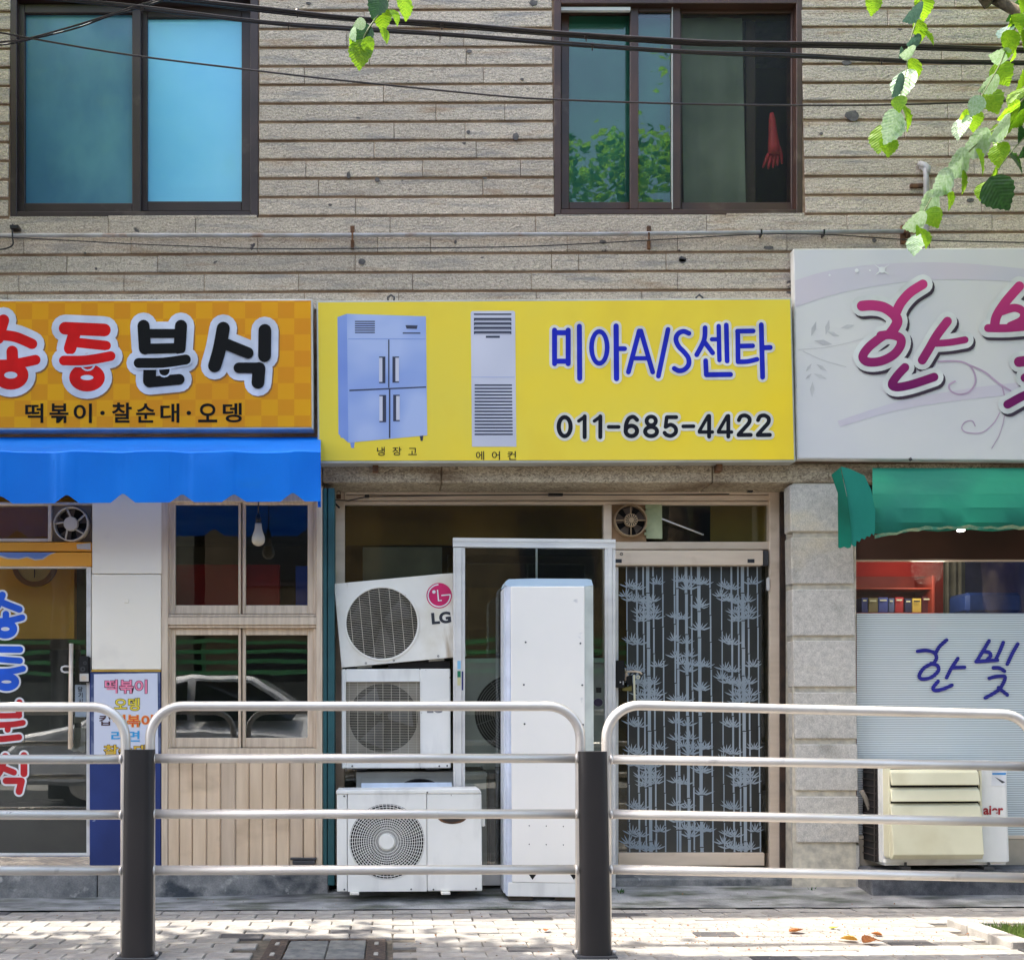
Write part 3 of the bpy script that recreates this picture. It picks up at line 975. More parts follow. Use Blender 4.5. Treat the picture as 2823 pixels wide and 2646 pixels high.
part('small_lettering', mb, m_navyletter, sg)
# printed pictures (flat, in thin layers)
m_pf = [mat('print_blue_light', (168, 184, 222), (140, 162, 214), rough=0.45, sc=3.5, lo=0.4, hi=0.6, detail=1), mat('print_blue_mid', (128, 152, 210), (112, 138, 204), rough=0.45, sc=3, detail=1), mat('print_dark', (44, 48, 72), rough=0.5), mat('print_pale', (206, 206, 218), (188, 190, 204), rough=0.45, sc=2, detail=1)]
mb = MB()


def pr(slot, pts, lay):
    mb.cur = slot
    mb.poly([P(*C5(x, y), YS2 - .0006 - .0005 * lay) for x, y in pts])


def prr(slot, x0, y0, x1, y1, lay):
    pr(slot, [(x0, y0), (x0, y1), (x1, y1), (x1, y0)], lay)


pr(1, [(232, 272), (240, 1200), (318, 1268), (306, 246)], 1)
pr(0, [(306, 246), (318, 1268), (944, 1210), (934, 266)], 1)
prr(1, 316, 443, 932, 448, 2); prr(2, 634, 450, 644, 832, 2); prr(2, 640, 842, 652, 1232, 2)
pr(2, [(326, 848), (326, 860), (936, 832), (936, 822)], 2)
for x0, y0, x1, y1 in ((562, 585, 612, 796), (668, 585, 720, 792), (564, 890, 618, 1106), (674, 888, 726, 1098)):
    prr(2, x0, y0, x1, y1, 3)
    if x0 < 640:
        prr(3, x0, y0 + 10, x0 + 26, y1 - 10, 4)
    else:
        prr(3, x1 - 28, y0 + 10, x1, y1 - 10, 4)
for i in range(6):
    prr(2, 370, 302 + i * 17.5, 529, 311 + i * 17.5, 2)
pr(2, [(772, 336), (780, 364), (862, 366), (868, 338)], 2); prr(2, 750, 394, 890, 404, 2)
pr(1, [(332, 1268), (340, 1310), (362, 1310), (368, 1264)], 1); pr(2, [(884, 1216), (892, 1254), (908, 1254), (914, 1212)], 1); pr(1, [(252, 1212), (258, 1230), (274, 1230), (276, 1230)], 1)
pr(3, [(1290, 236), (1300, 1300), (1652, 1300), (1642, 232), (1630, 222), (1300, 224)], 1)
for i in range(5):
    prr(2, 1315, 243 + i * 35, 1613, 247 + i * 35 + (22 if i else 8), 2)
    prr(3, 1322, 262 + i * 35, 1606, 266 + i * 35, 3)
prr(2, 1410, 420, 1521, 437, 2); prr(1, 1296, 747, 1640, 750, 2)
for i in range(16):
    prr(2, 1321, 806 + i * 26, 1618 + i * .4, 818 + i * 26, 2)
part('printed_picture', mb, m_pf, sg)
for px_ in (1078, 1928):
    mb = MB(); mb.tube([P(px_ - 8, 830, YS2 + .05), P(px_ - 9, 820, YS2 + .05), P(px_, 813, YS2 + .05), P(px_ + 9, 820, YS2 + .05), P(px_ + 8, 830, YS2 + .05)], .006, 6)
    part('hanging_eye', mb, m_darkgrey, sg)
for px_ in (1035, 1984):
    mb = MB(); mb.pbox(px_ - 8, 1275, px_ + 8, 1298, -0.06, .055)
    part('bracket', mb, m_rust, sg)

# pale purple sign
YS3 = -0.085


def grad_mat(name, ca, cb, za, zb):
    """Printed colour gradient running down the lettering (part of the print)."""
    m, nt, n, l, b = nodes_of(name)
    tc = n.new('ShaderNodeTexCoord'); sp = n.new('ShaderNodeSeparateXYZ'); mr = n.new('ShaderNodeMapRange'); mx = n.new('ShaderNodeMixRGB')
    l.new(tc.outputs['Object'], sp.inputs[0]); l.new(sp.outputs[2], mr.inputs['Value'])
    mr.inputs['From Min'].default_value = za; mr.inputs['From Max'].default_value = zb
    l.new(mr.outputs[0], mx.inputs[0]); mx.inputs[1].default_value = lin(ca); mx.inputs[2].default_value = lin(cb)
    l.new(mx.outputs[0], b.inputs['Base Color']); b.inputs['Roughness'].default_value = 0.6; b.inputs['Specular IOR Level'].default_value = .15
    return m


sg = thing('pale_shop_sign', 'pale lilac-grey shop sign with purple brush-style Korean lettering, right edge of the row', 'shop sign', (P(2200, 1264, YS3).x, YS3, 0))
mb = MB(); mb.pquad([(2187, 686), (2197, 1266), (3900, 1280), (3900, 678)], YS3 + .004, 0.05)
part('sign_box', mb, m_signwhite, sg, 0.004)
m_lilac = mat('pale_lilac_print', (216, 214, 210), (204, 204, 208), rough=0.5, spec=.25, sc=1.1, detail=2)
mb = MB(); mb.pquad([(2190, 690), (2200, 1262), (3897, 1276), (3897, 682)], YS3, 0.003)
part('sign_face', mb, m_lilac, sg)
m_swoosh = mat('pale_mauve_print', (208, 196, 204), (198, 196, 206), rough=0.45, sc=1.4, lo=.3, hi=.7, detail=1)
m_swirl = mat('mauve_swirl_print', (192, 166, 190), rough=0.6, spec=.2)
m_leafprint = mat('faint_leaf_print', (200, 199, 199), rough=0.6, spec=.2)
mb = MB()


def band(up, dn, slot, lay):
    mb.cur = slot
    n = 24
    def at(q, t):
        i = min(int(t * (len(q) - 1)), len(q) - 2); u = t * (len(q) - 1) - i
        p0, p1, p2, p3 = q[max(i - 1, 0)], q[i], q[i + 1], q[min(i + 2, len(q) - 1)]
        return [0.5 * ((2 * p1[k]) + (p2[k] - p0[k]) * u + (2 * p0[k] - 5 * p1[k] + 4 * p2[k] - p3[k]) * u * u + (3 * p1[k] - p0[k] - 3 * p2[k] + p3[k]) * u ** 3) for k in (0, 1)]
    for i in range(n):
        q = [at(up, i / n), at(up, (i + 1) / n), at(dn, (i + 1) / n), at(dn, i / n)]
        mb.poly([P(*C7(*p), YS3 - .0008 * lay) for p in q])


band([(106, 285), (350, 215), (700, 172), (1100, 160), (1500, 185), (1900, 240), (2600, 420)], [(108, 470), (400, 378), (760, 310), (1100, 280), (1450, 285), (1900, 330), (2600, 520)], 0, 1)
band([(400, 1260), (800, 1130), (1150, 1060), (1450, 1015), (1800, 985), (2600, 960)], [(420, 1300), (800, 1190), (1150, 1130), (1500, 1090), (1850, 1060), (2600, 1050)], 0, 1)
mb.cur = 1
for pts, w_ in (([(1100, 848), (1230, 845), (1310, 870), (1350, 930), (1355, 1000), (1310, 1060), (1240, 1075), (1185, 1050), (1175, 1010), (1215, 985)], 5), ([(1310, 870), (1420, 920), (1520, 1000), (1600, 1050)], 5), ([(1540, 1010), (1560, 1090)], 4), ([(1355, 1295), (1335, 1260), (1285, 1268), (1262, 1310), (1300, 1340), (1400, 1340), (1480, 1280), (1525, 1205)], 3), ([(1560, 1220), (1530, 1340), (1470, 1450)], 2)):
    mb.stroke(pts, w_, YS3 - .002, fn=C7)
mb.cur = 2
for cx, cy, a, ln in ((235, 620, 1.9, 110), (330, 610, 1.8, 110), (370, 655, .35, 90), (470, 605, -.2, 100), (300, 715, .2, 130), (200, 890, 2.2, 70), (290, 890, .6, 90), (200, 950, 2.4, 60), (280, 950, .4, 100), (225, 1040, 1.6, 110)):
    v = [(cx + math.cos(a) * ln / 2, cy + math.sin(a) * ln / 2), (cx - math.sin(a) * ln / 7, cy + math.cos(a) * ln / 7), (cx - math.cos(a) * ln / 2, cy - math.sin(a) * ln / 2), (cx + math.sin(a) * ln / 7, cy - math.cos(a) * ln / 7)]
    mb.poly([P(*C7(*p), YS3 - .0011) for p in v])
mb.stroke([(130, 765), (350, 745), (600, 685)], 1.2, YS3 - .0012, fn=C7)
mb.stroke([(160, 775), (300, 840), (460, 885)], 1.2, YS3 - .0012, fn=C7)
mb.cur = 3
for cx, cy, r in ((708, 212, 55), (345, 248, 8), (533, 217, 14), (625, 216, 6)):
    if r > 20:
        for a in (.72, 2.35, 3.9, 5.5):
            mb.stroke([(cx, cy), (cx + math.cos(a) * r * 1.3, cy + math.sin(a) * r)], 6, YS3 - .0035, smooth=False, w2=.5, fn=C7)
        r = 22
    mb.flat([C7(cx + r * math.cos(k * .524), cy + r * math.sin(k * .524)) for k in range(12)], YS3 - .004)
part('printed_ornament', mb, [m_swoosh, m_swirl, m_leafprint, m_white], sg)
han = [('s', [(570, 462), (640, 458), (720, 472), (785, 515), (815, 565), (795, 615), (765, 655)], 72, 1), ('s', [(992, 312), (905, 368), (840, 440), (808, 505)], 66, 1),
       ('s', [(700, 668), (770, 662), (835, 685), (838, 735), (790, 800), (700, 845), (610, 850), (575, 815), (610, 755), (680, 695), (720, 668)], 62, 1),
       ('s', [(1163, 568), (1090, 665), (1035, 760), (988, 838)], 62, 1), ('s', [(1085, 722), (1180, 715), (1285, 697)], 48, 1), ('s', [(868, 888), (815, 945), (778, 1005), (815, 1025), (920, 1005), (1070, 955)], 60, 1),
       ('s', [(1662, 325), (1570, 430), (1505, 530), (1490, 600)], 66, 1), ('s', [(1445, 616), (1600, 615), (1860, 590)], 56, 1), ('s', [(1540, 500), (1630, 475), (1690, 505), (1680, 560), (1600, 600)], 56, 1), ('s', [(1850, 360), (1790, 480), (1740, 590)], 62, 1), ('s', [(2010, 330), (1950, 480), (1900, 640)], 62, 1),
       ('s', [(1660, 850), (1760, 835)], 72, 1), ('s', [(1700, 960), (1860, 930), (1790, 1040), (1680, 1090), (1580, 1145)], 60, 1), ('s', [(1790, 1040), (1900, 1150)], 60, 1)]
mb = lettering(han, C7, 2.517, YS3 - .003, 36, 14, 20)
part('lettering', mb, [mat('white_letter_edge', (222, 224, 222), rough=0.45), grad_mat('magenta_to_plum_print', (112, 26, 92), (196, 62, 122), P(2400, 1070, YS3).z, P(2400, 780, YS3).z), m_ink, mat('printed_plum_shade', (58, 40, 58), rough=0.5)], sg)
mb = MB(); mb.tube([P(2508, 1262, YS3 - .01), P(2512, 1270, YS3 - .01)], .008, 6)
part('screw', mb, m_darkgrey, sg)

# ------------------------------------------------------------------ awnings
def awning_mat(name, c, c2, tr=0.25):
    return mat(name, c, c2, rough=0.6, sc=2.5, detail=6, bump=0.45, bsc=4.5, transl=tr, spec=0.3, fine=.04, fsc=300, stain=((tuple(v * .8 + 24 for v in c)), 3.0, .58, .85, (.6, 1, 1.6)))


aw = thing('blue_awning', 'bright blue fabric awning with a notched valance over the snack shop', 'awning', P(440, 1243, -0.45))
m_blue = awning_mat('blue_awning_cloth', (0, 134, 244), (0, 124, 234))
mb = MB()
n = 90
YA, YB = -0.45, -0.03
xl, xr = -900, 884


def wob(i, j):
    return 0.003 * math.sin(i * .31) * j + 0.004 * math.sin(i * .13 + 2)


top_r, front_r, bot_r = [], [], []
notches = [(-140, 20), (1, 20), (184, 22), (339, 24), (502, 21), (645, 20), (807, 23)]
xs = sorted(set([xl + (xr - xl) * i / n for i in range(n + 1)] + [c + d for c, _ in notches for d in (-34, -24, -12, -3, 3, 12, 24, 34)]))
g_top, g_mid, g_low = [], [], []
for i, x in enumerate(xs):
    yb = 1388 - 6 * (x / 880)
    for c, h in notches:
        d = abs(x - c)
        if d < 36:
            yb -= h * max(0, 1 - max(0, d - 4) / 30)
    g_top.append(P(x, 1205, YB))
    p = P(x, 1246 + 2 * math.sin(i * .3), YA); g_mid.append(p)
    q_ = P(x, yb, YA - .01 + wob(i, 1)); g_low.append(q_)
for a, b in ((g_top, g_mid),):
    for i in range(len(xs) - 1):
        mb.mesh([a[i], a[i + 1], b[i + 1], b[i]], [(0, 3, 2, 1)], True)
for i in range(len(xs) - 1):
    m1 = (g_mid[i] + g_low[i]) / 2 + Vector((0, wob(i, 1.2), 0)); m2 = (g_mid[i + 1] + g_low[i + 1]) / 2 + Vector((0, wob(i + 1, 1.2), 0))
    mb.mesh([g_mid[i], g_mid[i + 1], m2, m1, g_low[i], g_low[i + 1]], [(0, 3, 2, 1), (3, 4, 5, 2)], True)
part('cloth', mb, m_blue, aw, weld=True)
mb = MB()
mb.poly([g_top[-1], g_mid[-1], P(885, 1385, YA), P(885, 1398, YA + .02), P(876, 1398, YA + .10), P(876, 1370, YB)])
part('end_flap', mb, m_blue, aw)
mb = MB(); mb.tube([g_mid[0] + Vector((0, .02, -.01)), g_mid[-1] + Vector((-.02, .02, -.01))], .012, 6)
part('front_bar', mb, m_whitealu, aw)
for x in (120, 520, 760):
    mb = MB(); mb.tube([P(x, 1260, YB), P(x, 1300, -.2), P(x, 1262, YA + .02)], .012, 6)
    part('arm', mb, m_whitealu, aw)

gaw = thing('green_awning', 'faded green fabric awning with a hanging scalloped end flap over the right-hand shop', 'awning', P(2400, 1460, -0.4))
m_green = awning_mat('green_awning_cloth', (36, 134, 106), (30, 112, 96), 0.15)
m_green2 = awning_mat('green_flap_cloth', (44, 152, 134), (34, 136, 118), 0.3)
m_green3 = awning_mat('green_fold_cloth', (16, 130, 104), (10, 96, 74), 0.2)
mb = MB()
prof = [(1290, -0.06), (1325, -0.16), (1362, -0.25), (1400, -0.30), (1440, -0.31), (1462, -0.29)]
xs = [2405 + 30 * i for i in range(45)]
for j in range(len(prof) - 1):
    for i in range(len(xs) - 1):
        q = []
        for (yy, Y), xi in ((prof[j], i), (prof[j + 1], i), (prof[j + 1], i + 1), (prof[j], i + 1)):
            q.append(P(xs[xi], yy + (3 * math.sin(xi * 1.3) + (8 if xi < 4 else 0) if j + 1 == len(prof) - 1 and yy > 1450 else 0), Y + .005 * math.sin(xi * .5 + j * .3)))
        mb.mesh(q, [(0, 1, 2, 3)], True)
part('cloth', mb, m_green, gaw, weld=True)
mb = MB()
o2 = [K3(x, y) for x, y in ((700, 40), (880, 90), (1160, 220), (1290, 500), (1370, 900), (1365, 1300), (1345, 1390), (1300, 1345), (1265, 1415), (1205, 1400), (1165, 1470), (1105, 1440), (1060, 1515), (1005, 1490), (990, 1600), (960, 1605), (915, 1570), (880, 1250), (820, 600))]
mb.ppoly([p for p in o2], -0.335, .004)
part('end_flap', mb, m_green2, gaw)
mb = MB()
o3 = [K3(x, y) for x, y in ((515, 200), (690, 60), (740, 300), (830, 700), (900, 1250), (905, 1570), (885, 1630), (830, 1640), (765, 1610), (690, 1640), (650, 1625), (640, 560))]
mb.ppoly(o3, -0.345, .004)
part('folded_flap', mb, m_green3, gaw)
mb = MB()
for i in range(24):
    a, b = 2412 + i * 20, 2412 + (i + 1) * 20
    ya, yb2 = [1466 - min(12, max(0, (x - 2412) / 15)) + 12 * math.exp(-((x - 2420) / 60) ** 2) + 2.5 * math.sin(x * .11) for x in (a, b)]
    mb.pquad([(a, ya - 4 - 2 * math.sin(a * .05)), (a, ya + 4), (b, yb2 + 4), (b, yb2 - 4 - 2 * math.sin(b * .05))], -0.318, .004)
part('frayed_hem', mb, mat('frayed_cream_hem', (150, 146, 104), (56, 122, 98), rough=0.9, sc=12, bump=0.5), gaw)
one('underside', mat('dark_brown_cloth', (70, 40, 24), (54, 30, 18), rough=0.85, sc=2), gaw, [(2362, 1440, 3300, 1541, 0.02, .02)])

# ------------------------------------------------------------------ left snack shop
one('shop_interior_wall', m_inter_must, bld, [(-900, 1300, 205, 1760, .36, .05)])
one('shop_interior_wall', m_inter_red, bld, [(262, 1556, 770, 1720, .34, .05)])
one('shop_interior_wall', mat('interior_blue_wall', (44, 70, 150), rough=0.8), bld, [(815, 1560, 905, 1720, .33, .05)])
one('counter', mat('dark_counter', (52, 54, 50), (40, 42, 40), rough=0.6), bld, [(-900, 1790, 880, 2400, .8, .3)])
# white wall between door and window, navy below
one('white_wall', m_whitewall, bld, [(254, 1340, 445, 1581, 0.0, .2), (253, 1583, 444, 1845, 0.001, .2)], 0.002)
one('yellow_stripe', m_yellowline, bld, [(252, 1846, 443, 1851, -0.001, .19)])
one('navy_wall', m_navy, bld, [(247, 1852, 443, 2391, 0.002, .2)], 0.002)
mb = MB(); mb.pbox(342, 1650, 354, 1662, -0.004, .006)
part('screw_cover', mb, m_whitewall, bld, 0.002)
# upper zone over the door: transom glass, steel bands
tr = one('transom', m_beige, bld, [(-400, 1384, 254, 1392, 0.02, .08), (132, 1392, 142, 1492, 0.02, .06), (-400, 1484, 132, 1493, 0.02, .06)], 0.002)
one('pane', m_glass_d, tr, [(-400, 1392, 132, 1485, 0.05, .005)])
one('fan_panel', mat('fan_mounting_board', (132, 116, 100), (98, 86, 74), rough=0.7, sc=5), tr, [(142, 1392, 252, 1492, 0.04, .03)])
m_polish = mat('orange_vinyl_band', (236, 172, 66), (228, 150, 52), rough=0.22, sc=1.4, detail=2, coat=0.5)
m_vgrey = mat('printed_grey', (204, 196, 190), rough=0.3)
m_vblue = mat('printed_blue', (110, 140, 204), rough=0.3)
bd = one('door_header', m_polish, bld, [(-400, 1494, 252, 1519, 0.01, .09), (-400, 1522, 252, 1560, 0.008, .09)], 0.002)
mb = MB()
mb.cur = 0
mb.ppoly([L1(x, y) for x, y in ((-400, 534), (-400, 590), (0, 575), (60, 592), (160, 596), (230, 580), (300, 604), (370, 596), (420, 560), (480, 536))], .0065)
mb.cur = 1
mb.ppoly([L1(x, y) for x, y in ((-400, 536), (-400, 575), (0, 560), (70, 580), (160, 586), (235, 570), (300, 592), (360, 588), (410, 556), (455, 536))], .005)
mb.cur = 0
mb.ppoly([L1(x, y) for x, y in ((655, 466), (660, 505), (775, 512), (775, 455))], .0085)
part('printed_band', mb, [m_vgrey, m_vblue], bd)

# glass door with vertical lettering
dr = one('door', m_whitealu, bld, [(238, 1562, 251, 2388, 0.02, .05), (-400, 1560.5, 238, 1565, 0.02, .05), (-400, 2352, 238, 2358, 0.02, .05)], 0.002, label='glass door of the snack shop')
one('pane', m_glass, dr, [(-400, 1565, 238, 2352, 0.045, .006)])
one('door_sill', mat('polished_sill', (220, 214, 206), (180, 174, 170), rough=0.18, metal=0.9, sc=5, stretch=(1, 1, 3), bump=0.5, bsc=7), dr, [(-400, 2359, 247, 2390, 0.0, .06)], 0.002)
mb = MB(); mb.tube([P(196, 1775, -.03), P(196, 2060, -.03)], .010, 8); mb.box(P(192, 1900).x, P(201, 1900).x, -.02, .0, zat(2062), zat(1772))
part('pull_bar', mb, m_beige, dr)
mb = MB()
mb.tube([P(*K1(825, 158), .0), P(*K1(770, 156), .0), P(*K1(738, 168), .0), P(*K1(732, 190), .0), P(*K1(738, 214), .0), P(*K1(770, 228), .0), P(*K1(825, 226), .0)], .006, 6)
part('loop_handle', mb, m_whitealu, dr)
m_vbl = mat('blue_vinyl', (14, 92, 216), rough=0.4); m_vred = mat('red_vinyl', (196, 24, 34), rough=0.4)
v1 = [('s', [(-60, 930), (20, 965), (165, 1022)], 58, 1), ('s', [(20, 900), (-20, 990)], 60, 1), ('h', [(50, 1062), (50, 1110)], 56, 1), ('h', [(-150, 1125), (60, 1120), (190, 1092)], 54, 1), ('h', (45, 1190), 70, 50, 66, 1),
      ('s', [(-150, 1362), (170, 1366)], 56, 1), ('s', [(-120, 1440), (170, 1462)], 52, 1), ('h', (55, 1642), 76, 46, 66, 1), ('h', [(-150, 1552), (60, 1555), (196, 1530)], 54, 1), ('h', [(58, 1560), (60, 1592)], 54, 1)]


def vinyl(items, fn, sc, Y, edge, mats):
    mb = MB()
    for it in items:
        if it[0] == 'h' and not isinstance(it[1], list):
            pass
    its = [(('o',) + it[1:]) if not isinstance(it[1], list) else (('s',) + it[1:]) for it in items]
    mb = lettering(its, fn, sc, Y, edge, shade=False)
    return mb


part('lettering', vinyl(v1, L1, 3.104, .040, 16, None), [m_white, m_vbl], dr)
v2 = [('s', [(112, 74), (108, 150)], 36, 1), ('s', [(-30, 74), (-30, 150)], 36, 1), ('s', [(-30, 108), (108, 108)], 30, 1), ('s', [(-30, 152), (112, 150)], 32, 1), ('s', [(-60, 205), (60, 202), (132, 192)], 34, 1), ('s', [(46, 205), (44, 232)], 34, 1), ('s', [(-40, 240), (-30, 285), (110, 275)], 36, 1),
      ('s', [(138, 380), (138, 485)], 40, 1), ('s', [(30, 385), (0, 470), (-40, 520)], 40, 1), ('s', [(10, 450), (80, 478)], 36, 1), ('s', [(34, 526), (124, 526)], 38, 1), ('s', [(124, 528), (110, 588)], 40, 1)]
part('lettering', vinyl(v2, L3, 2.0926, .040, 11, None), [m_white, m_vred], dr)
# door lock and sticker
lk = thing('keypad_lock', 'black and silver keypad lock on the snack shop door edge', 'door lock', P(232, 1880, .0))
mb = MB(); mb.pbox(217, 1808, 246, 1881, -.01, .03); part('body', mb, m_blackp, lk, 0.006, segs=2)
mb = MB(); mb.pbox(219, 1856, 244, 1878, -.013, .004); part('lower_cover', mb, m_silver, lk, 0.002)
for x, y, r in ((234, 1827, 5), (228, 1844, 7)):
    mb = MB(); c = P(x, y, -.011); mb.ring(c, r * .5 / 486, r / 486, -.0125, -.009, 14); part('key_ring', mb, m_darkgrey, lk)
mb = MB(); c = P(231, 1868, -.014); mb.disc(c, 7 / 486, 6 / 486, -.016, -.0128, 16); part('emblem', mb, m_beige, lk)
st = thing('pull_sticker', 'pale vertical push-pull sticker with black Korean letters under the keypad lock', 'sticker', P(222, 2000, .03))
mb = MB(); mb.pbox(207, 1887, 237, 1976, .036, .003); part('sheet', mb, mat('sticker_paper', (176, 188, 198)), st)
mb = MB()
for tx, b in (('당', (928, 400, 985, 460)), ('기', (930, 470, 985, 530)), ('시', (935, 540, 985, 600)), ('오', (928, 612, 985, 670))):
    text_mb(mb, tx, K1(b[0], b[1]) + K1(b[2], b[3]), .034, bold=0.02)
part('lettering', mb, m_ink, st)
mb = MB()
q = [(880, 755), (905, 712), (1015, 690), (1015, 830), (885, 832)]
mb.ppoly([K1(x, y) for x, y in q], .06, .004)
q = [(888, 888), (1015, 885), (1012, 1175), (985, 1185), (940, 1165), (880, 1175), (838, 1150), (870, 1128), (888, 1060)]
mb.ppoly([K1(x, y) for x, y in q], .06, .006)
top('cloth_bag', mb, mat('off_white_cloth', (190, 184, 168), (166, 160, 146), rough=0.9, sc=6, bump=0.4, bsc=12), 'creased off-white cloth hanging inside the snack shop door', 'cloth')

# menu sheet in its sleeve
mn = thing('menu_poster', 'white menu sheet with five colourful Korean dish names on the navy wall', 'poster', P(346, 2079, -.01))
mb = MB(); mb.pquad([(259, 1858), (259, 2079), (436, 2078), (434, 1855)], -.006, .003); part('sheet', mb, mat('white_paper', (222, 224, 234), (214, 216, 228), rough=0.6, sc=2), mn)
mb = MB(); mb.pquad([(251, 1855), (251, 2086), (443, 2085), (441, 1852)], -.002, .002); part('plastic_sleeve', mb, mat('clear_sleeve_edge', (112, 122, 150), (70, 84, 124), rough=0.15, sc=12, lo=.45, hi=.55), mn)
names = [('떡볶이', (1250, 318, 1752, 478), (246, 136, 164), (84, 34, 54), .018), ('오뎅', (1362, 536, 1662, 682), (236, 214, 60), (96, 72, 30), .02), ('컵', (1180, 738, 1312, 862), (70, 40, 42), None, .015), ('떡볶이', (1352, 735, 1822, 878), (226, 92, 44), (246, 190, 90), .018), ('라면', (1325, 925, 1665, 1055), (52, 160, 214), None, .02), ('찰순대', (1235, 1092, 1745, 1226), (226, 184, 52), (92, 66, 30), .02)]
for tx, b, c, e, bo in names:
    mb = MB()
    text_mb(mb, tx, K1(b[0], b[1]) + K1(b[2], b[3]), -.0075, bold=bo, outline=.035 if e else None, mi=0, mo=1)
    part('dish_name', mb, [mat('menu_ink', c, c, rough=0.6), mat('menu_ink_edge', e or c, e or c, rough=0.6)], mn)

# two-tier sliding window and wainscot
wf = one('window_frame', m_woodalu, bld, [(445, 1340, 463, 2078, .0, .10), (872, 1340, 889, 2078, .0, .10), (463, 1700, 872, 1722, .0, .10), (463, 1340, 872, 1382, .0, .10), (463, 2062, 872, 2078, .0, .10), (463, 1693, 872, 1699, .012, .05), (463, 1723, 872, 1730, .012, .05)], 0.002, label='woodgrain two-tier window frame of the snack shop')
for y0, y1 in ((1382, 1693), (1731, 2061)):
    mb = MB(); mb.pbox(463, y0, 470, y1, .022, .06); mb.pbox(864, y0, 872, y1, .022, .06); part('frame_rib', mb, m_woodalu, wf, 0.002)
for y0, y1, g0, g1 in ((1384, 1692, 1391, 1668), (1732, 2060, 1750, 2033)):
    for x0, x1, a, b, Y in ((470, 664, 483, 657, .036), (668, 864, 677, 848, .046)):
        mb = MB()
        mb.pbox(x0, y0, a, y1, Y, .03); mb.pbox(b, y0, x1, y1, Y, .03); mb.pbox(a, y0, b, g0, Y, .03); mb.pbox(a, g1, b, y1, Y, .03)
        part('sash', mb, m_woodalu, wf, 0.003)
        one('pane', m_glass, wf, [(a - 3, g0 - 3, b + 3, g1 + 3, Y + .014, .004)])
    mb = MB(); mb.pbox(660, y0, 663, y1, .03, .02); part('frame_rib', mb, m_woodalu, wf)
xs = [463, 495, 531, 570, 609, 650, 687, 724, 762, 799, 837, 869]
for i in range(len(xs) - 1):
    mb = MB(); mb.pbox(xs[i] + .8, 2079, xs[i + 1] - .8, 2389, .004 + .002 * (i % 2), .06); mb.pbox(xs[i + 1] - 7, 2079.5, xs[i + 1] - 3.5, 2388.5, .001, .004)
    part('wall_plank', mb, m_panel_d if i in (4, 9) else m_panel, bld, 0.004)
one('wall_post', m_woodalu, bld, [(445, 2079, 462, 2389, .0, .09), (870, 2079, 889, 2389, .0, .09)], 0.002)
one('plank_backing', m_dark, bld, [(462, 2079, 870, 2390, .066, .05)])
mb = MB(); mb.pbox(806, 2372, 868, 2383, -.03, .035); mb.pbox(800, 2364, 873, 2370, -.015, .03)
part('floor_hinge', mb, m_darkgrey, bld, 0.003)

# hanging bulb
bb = thing('light_bulb', 'white light bulb hanging in a black socket before the snack shop window', 'light bulb', P(712, 1505, -.18))
c = P(712, 1472, -.18); k = 1 / ppm(-.18)
mb = MB(); mb.tube([P(713, 1340, -.18), P(712, 1419, -.18)], .004, 6); part('cord', mb, m_cable_g, bb)
mb = MB(); mb.tube([P(712, 1417, -.18), P(712, 1430, -.18), P(712, 1444, -.18)], [5 * k, 8 * k, 7 * k], 12); part('socket', mb, m_blackp, bb)
mb = MB()
pr_ = [(1443, 9), (1452, 9.5), (1462, 11.5), (1472, 15), (1480, 17.8), (1487, 18.5), (1494, 17.5), (1500, 13.5), (1504, 7), (1505.5, 1)]
mb.tube([P(712, y, -.18) for y, r in pr_], [r * k for y, r in pr_], 20); part('glass_bulb', mb, mat('opal_bulb', (226, 216, 196), (214, 202, 180), rough=0.3, transl=0.3, sc=2), bb)


def fan(name, label, px, py, r, Y, mh_, mh2, blades):
    c = P(px, py, Y)
    k = r / ppm(Y)
    t = thing(name, label, 'exhaust fan', (c.x, Y, c.z))
    mb = MB(); mb.ring(c, k * .93, k, Y - .03, Y + .02, 40); part('rim', mb, mh_, t, 0.002)
    mb = MB(); mb.disc(c, k * .93, k * .93, Y + .018, Y + .022, 40); part('back', mb, m_dark, t)
    for i in range(5):
        a = i * 1.2566 + .5
        mb = MB()
        pts = []
        for rr, da, dy in ((.3, -.25, .0), (.9, -.42, -.012), (.9, .32, .012), (.3, .3, .008)):
            pts.append((c.x + k * rr * math.cos(a + da), Y + dy, c.z + k * rr * math.sin(a + da)))
        mb.prism(pts, (0, .003, 0)); part('blade', mb, mh2, t)
    for i in range(blades):
        a = i * 2 * math.pi / blades + (.25 if blades == 5 else 0)
        mb = MB(); mb.tube([(c.x + k * .3 * math.cos(a), Y - .022, c.z + k * .3 * math.sin(a)), (c.x + k * .96 * math.cos(a + (.35 if blades == 5 else 0)), Y - .02, c.z + k * .96 * math.sin(a + (.35 if blades == 5 else 0)))], .0055 if blades == 5 else .004, 6)
        part('guard_arm', mb, mh_, t)
    mb = MB(); mb.disc(c, k * .42, k * .42, Y - .034, Y - .01, 28, .94); part('hub', mb, mh_, t)
    if blades == 4:
        for i in range(14):
            a = i * math.pi / 7
            mb = MB()
            q = [(c.x + k * rr * math.cos(a + d), Y - .0355, c.z + k * rr * math.sin(a + d)) for rr, d in ((.16, -.12), (.36, -.09), (.36, .09), (.16, .12))]
            mb.poly(q); part('hub_slot', mb, m_dark, t)
    return t


